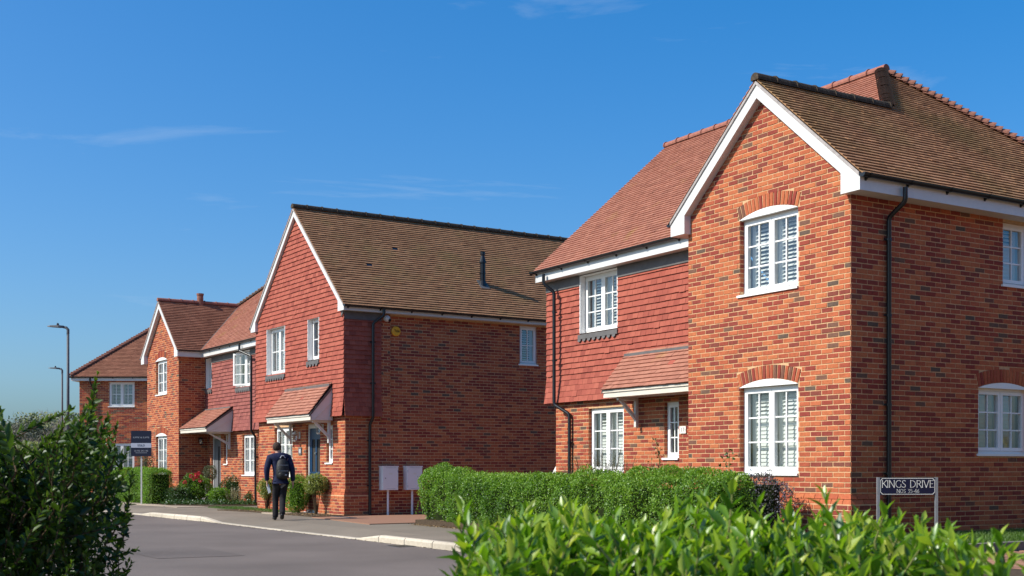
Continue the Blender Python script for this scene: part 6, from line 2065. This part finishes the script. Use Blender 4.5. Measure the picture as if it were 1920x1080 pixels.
spec = [(-8, 128, 6.2, 5.5, 'bare', 'bare brownish tree at the left edge of the skyline'), (18, 150, 8.2, 6, 'bare', 'tall bare twiggy tree beside the pale green skyline tree'), (38, 138, 8.0, 7, 'leaf', 'pale green spring tree left of the dark pine'),
        (52, 150, 8.6, 6, 'bare', 'bare grey tree just left of the dark pine'), (76, 132, 8.0, 6.4, 'pine', 'dark round-topped pine on the skyline'), (90, 128, 6.6, 4.5, 'bare', 'reddish bare tree in front of the dark pine'),
        (106, 140, 8.4, 6.5, 'leaf', 'green spring tree right of the dark pine'), (122, 150, 8.6, 6, 'bare', 'bare tree behind the street lamps'), (60, 118, 4.0, 6, 'leaf', 'low pale bushy tree below the dark pine'), (20, 118, 4.2, 6, 'leaf', 'low pale bushy tree at the far left')]
for i, (px, Y, h, w, k, lab) in enumerate(spec):
    far_tree(lab, ((px - 960) / 2300 * Y, Y, -0.05), h * 0.86, w, k, 200 + i)
# woods all round the horizon, far off
r_ = np.random.default_rng(300)
n = 26000
a = r_.uniform(0, 2 * math.pi, n); R = 420 + r_.normal(0, 12, n)
hh = 5.5 + 1.5 * np.sin(a * 23) + 1.2 * np.sin(a * 57 + 1) + 1.0 * np.sin(a * 131 + 2)
P = np.stack([np.cos(a) * R, np.sin(a) * R, hh * r_.random(n) ** .7], 1)
leaves('distant_wood', M['far_leaf'], None, P, r_.normal(size=(n, 3)) + (0, 0, .4), r_.normal(size=(n, 3)), 2.4, 1.8, r_.random(n), 'dia')

# ------------------------------------------------------------------ the walking man
M['skin'] = plain('skin', (0.50, 0.28, 0.20), 0.5, 0.35)
M['jacket'] = plain('dark navy jacket', (0.014, 0.018, 0.050), 0.8, 0.2, 0.3, 18, 0.3)
M['trousers'] = plain('dark grey trousers', (0.020, 0.019, 0.021), 0.85, 0.15, 0.3, 16, 0.3)
M['shoe'] = plain('black leather', (0.010, 0.010, 0.011), 0.35, 0.4)
M['hair'] = plain('dark brown hair', (0.055, 0.032, 0.022), 0.7, 0.25, 0.4, 40, 0.6)
M['pack'] = plain('black backpack cloth', (0.010, 0.010, 0.011), 0.55, 0.4, 0.3, 18, 0.4)
M['paper'] = plain('white paper', (0.80, 0.80, 0.78), 0.7, 0.2)
def skin_mesh(name, verts, edges, radii, mat, parent, root=0, sub=2, smooth=True, post=None):
    me = bpy.data.meshes.new(name + '_skeleton')
    me.from_pydata(verts, edges, [])
    o = bpy.data.objects.new(name + '_skeleton', me); COL.objects.link(o)
    md = o.modifiers.new('skin', 'SKIN'); md.use_smooth_shade = True
    for i, rr in enumerate(radii):
        sv = me.skin_vertices[0].data[i]
        sv.radius = rr if isinstance(rr, tuple) else (rr, rr)
        sv.use_root = (i == root)
    sb = o.modifiers.new('sub', 'SUBSURF'); sb.levels = sub; sb.render_levels = sub
    bpy.context.view_layer.update()
    dg = bpy.context.evaluated_depsgraph_get()
    m2 = bpy.data.meshes.new_from_object(o.evaluated_get(dg))
    bpy.data.objects.remove(o)
    m2.name = name
    m2.materials.clear(); m2.materials.append(mat)
    if smooth: m2.polygons.foreach_set('use_smooth', [True] * len(m2.polygons))
    if post: post(m2)
    return link(name, m2, parent)
MAN = thing('person', 'man in dark navy jacket with black backpack walking away along the pavement', 'person', (-5.20, 27.55, 0.101), math.radians(18))
SK = {}
vs, es, rs = [], [], []
def jn(n_, p, r, prev=None):
    SK[n_] = len(vs); vs.append(p); rs.append(r)
    if prev: es.append((SK[prev], SK[n_]))
jn('pelvis', (0, 0, .94), (.13, .10)); jn('waist', (-.01, .02, 1.12), (.125, .09), 'pelvis'); jn('chest', (-.025, .045, 1.33), (.15, .10), 'waist')
jn('neck0', (-.04, .065, 1.47), .062, 'chest'); jn('neck', (-.05, .085, 1.53), .055, 'neck0'); jn('head0', (-.06, .105, 1.585), (.070, .080), 'neck'); jn('head1', (-.065, .115, 1.645), (.078, .092), 'head0'); jn('head2', (-.068, .110, 1.705), (.066, .078), 'head1')
for s, nm in ((-1, 'l'), (1, 'r')):
    jn('sh' + nm, (s * .18 - .02, .04, 1.415), .062, 'chest')
    if s < 0: pts = ((-.285, .00, 1.15), (-.285, .07, .90), (-.285, .085, .855), (-.285, .10, .815))
    else: pts = ((.235, -.05, 1.14), (.27, -.015, .88), (.275, -.01, .835), (.28, 0.0, .795))
    jn('el' + nm, pts[0], .043, 'sh' + nm); jn('wr' + nm, pts[1], .030, 'el' + nm); jn('pa' + nm, pts[2], (.020, .036), 'wr' + nm); jn('pb' + nm, pts[3], (.018, .038), 'pa' + nm)
    px, py, pz = pts[3]
    for k, (dy, L) in enumerate(((-.027, .055), (-.009, .068), (.009, .072), (.027, .066))):
        jn('f%d%s' % (k, nm), (px, py + dy, pz - .02), .0095, 'pb' + nm); jn('g%d%s' % (k, nm), (px + s * -.006, py + dy + .004, pz - .02 - L * .55), .009, 'f%d%s' % (k, nm)); jn('h%d%s' % (k, nm), (px - s * .022, py + dy + .008, pz - .02 - L), .0075, 'g%d%s' % (k, nm))
    jn('t0' + nm, (pts[2][0], pts[2][1] + .035, pts[2][2] - .01), .011, 'pa' + nm); jn('t1' + nm, (pts[2][0] - s * .01, pts[2][1] + .055, pts[2][2] - .05), .009, 't0' + nm)
    if s < 0: lp = ((-.085, .0, .88), (-.105, .10, .50), (-.115, .02, .10), (-.12, .15, .045))
    else: lp = ((.085, .0, .88), (.045, .03, .48), (.00, -.30, .17), (.005, -.22, .045))
    jn('hip' + nm, lp[0], .088, 'pelvis'); jn('kn' + nm, lp[1], .056, 'hip' + nm); jn('an' + nm, lp[2], .038, 'kn' + nm); jn('to' + nm, lp[3], .032, 'an' + nm)
skin_mesh('body', vs, es, rs, M['skin'], MAN)
# face and ears
mb = MB()
for s in (-1, 1):
    mb.tube([(-.066 + s * .076, .10, 1.615), (-.066 + s * .090, .095, 1.645), (-.066 + s * .080, .10, 1.67)], [.010, .014, .010], 7)
mb.tube([(-.064, .205, 1.655), (-.064, .232, 1.620), (-.064, .200, 1.612)], [.008, .013, .009], 7)
mb.build('ears_and_nose', M['skin'], MAN, smooth=True)
mb = MB()
for s in (-1, 1): mb.tube([(-.064 + s * .030, .196, 1.655), (-.064 + s * .030, .206, 1.655)], .009, 8)
mb.build('eyes', M['black'], MAN)
mb = MB(); mb.tube([(-.088, .196, 1.585), (-.064, .204, 1.583), (-.040, .196, 1.585)], .006, 6); mb.build('mouth', M['rose'], MAN)
# hair
def cap_shape(name, c, rx, ry, rz, keep, mat, parent):
    mb = MB()
    n, m = 14, 20
    g = lambda i, j: (c[0] + rx * math.sin(math.pi * i / n) * math.cos(2 * math.pi * j / m), c[1] + ry * math.sin(math.pi * i / n) * math.sin(2 * math.pi * j / m), c[2] + rz * math.cos(math.pi * i / n))
    for i in range(n):
        for j in range(m):
            q_ = [g(i, j), g(i + 1, j), g(i + 1, j + 1), g(i, j + 1)]
            if keep(np.mean(q_, axis=0)): mb.poly(q_)
    return mb.build(name, mat, parent, smooth=True)
cap_shape('hair', (-.067, .100, 1.650), .098, .114, .106, lambda p: p[2] > 1.690 or (p[1] < .145 and p[2] > 1.556), M['hair'], MAN)
# clothes
vs, es, rs = [], [], []
SK = {}
jn('hem', (0, 0.005, .875), (.168, .128)); jn('hip', (0, .01, .97), (.178, .135), 'hem'); jn('waist', (-.01, .03, 1.13), (.178, .13), 'hip'); jn('chest', (-.025, .05, 1.31), (.205, .135), 'waist'); jn('yoke', (-.035, .06, 1.435), (.165, .115), 'chest'); jn('collar', (-.045, .08, 1.515), (.078, .080), 'yoke')
for s, nm in ((-1, 'l'), (1, 'r')):
    jn('s' + nm, (s * .205 - .025, .04, 1.395), (.090, .090), 'yoke')
    pts = ((-.305, .0, 1.15), (-.292, .065, .915), (-.288, .072, .885)) if s < 0 else ((.255, -.05, 1.14), (.275, -.02, .90), (.278, -.016, .87))
    jn('e' + nm, pts[0], .072, 's' + nm); jn('c' + nm, pts[1], .055, 'e' + nm); jn('d' + nm, pts[2], .050, 'c' + nm)
skin_mesh('jacket', vs, es, rs, M['jacket'], MAN, root=1)
vs, es, rs = [], [], []
SK = {}
jn('p', (0, .0, .90), (.160, .122))
for s, nm in ((-1, 'l'), (1, 'r')):
    lp = ((-.080, .005, .80), (-.098, .09, .50), (-.110, .02, .12), (-.113, .015, .045)) if s < 0 else ((.080, .005, .80), (.045, .02, .48), (.003, -.285, .19), (.0, -.325, .125))
    jn('h' + nm, lp[0], .105, 'p'); jn('k' + nm, lp[1], .080, 'h' + nm); jn('a' + nm, lp[2], .068, 'k' + nm); jn('b' + nm, lp[3], .074, 'a' + nm)
skin_mesh('trousers', vs, es, rs, M['trousers'], MAN)
for pts in (((-.115, -.03, .055), (-.117, .04, .05), (-.12, .12, .042), (-.122, .19, .036)), ((.0, -.335, .165), (.001, -.30, .115), (.003, -.245, .065), (.006, -.19, .036))):
    skin_mesh('shoe', list(pts), [(0, 1), (1, 2), (2, 3)], [(.046, .050), (.048, .052), (.052, .042), (.044, .032)], M['shoe'], MAN)
# backpack: a thing of its own on his back, and the paper in his hand
ca, sa = math.cos(math.radians(18)), math.sin(math.radians(18))
BP = thing('backpack', 'black backpack worn on the back of the walking man', 'backpack', (-5.20 + ca * 0.03 + sa * .145, 27.55 + sa * 0.03 - ca * .145, 1.00), math.radians(18))
bp_v = [(0, 0, .0), (0, -.005, .14), (0, .005, .30), (0, .03, .42), (.0, .06, .47)]
skin_mesh('bag', bp_v, [(0, 1), (1, 2), (2, 3), (3, 4)], [(.140, .085), (.165, .115), (.160, .11), (.13, .085), (.075, .05)], M['pack'], BP)
skin_mesh('front_pocket', [(0, -.085, .03), (0, -.095, .12), (0, -.085, .19)], [(0, 1), (1, 2)], [(.105, .045), (.12, .055), (.10, .04)], M['pack'], BP)
mb = MB()
for s in (-1, 1):
    mb.tube([(s * .075, .04, .40), (s * .085, .12, .47), (s * .10, .20, .45)], .016, 6); mb.tube([(s * .13, -.02, .03), (s * .135, -.03, .2), (s * .12, .0, .34)], .008, 6)
mb.tube([(-.03, .05, .47), (0, .03, .52), (.03, .05, .47)], .010, 6)
mb.build('strap', M['pack'], BP)
mb = MB(); mb.tube([(-.05, .035, .49), (-.02, .03, .545), (.03, .03, .545), (.06, .035, .49)], .011, 6); mb.build('highlight_loop', M['print_grey'], BP)  # pale grey loop added as the highlight on the black pack's top
for z_ in (.20, .33):
    mb = MB(); mb.box(-.11, .11, -.125 + (z_ - .2) * .15, -.117 + (z_ - .2) * .15, z_, z_ + .008); mb.build('zip', M['print_grey'], BP)
mb = MB(); mb.box(.03, .075, -.143, -.140, .105, .125); mb.build('tag', M['print_grey'], BP)
PP = thing('folded_paper', 'white folded paper held in the left hand of the walking man', 'paper', (-5.20 - ca * .285 - sa * .10, 27.55 - sa * .285 + ca * .10, 0.895), math.radians(18))
mb = MB(); mb.prism([(-.02, -.005, -.005), (.035, -.005, .02), (.085, -.03, -.17), (.025, -.03, -.20)], (0, .004, 0)); mb.prism([(-.018, -.0125, -.008), (.033, -.0125, .015), (.080, -.0375, -.165), (.022, -.0375, -.19)], (0, .003, 0)); mb.build('sheet', M['paper'], PP)
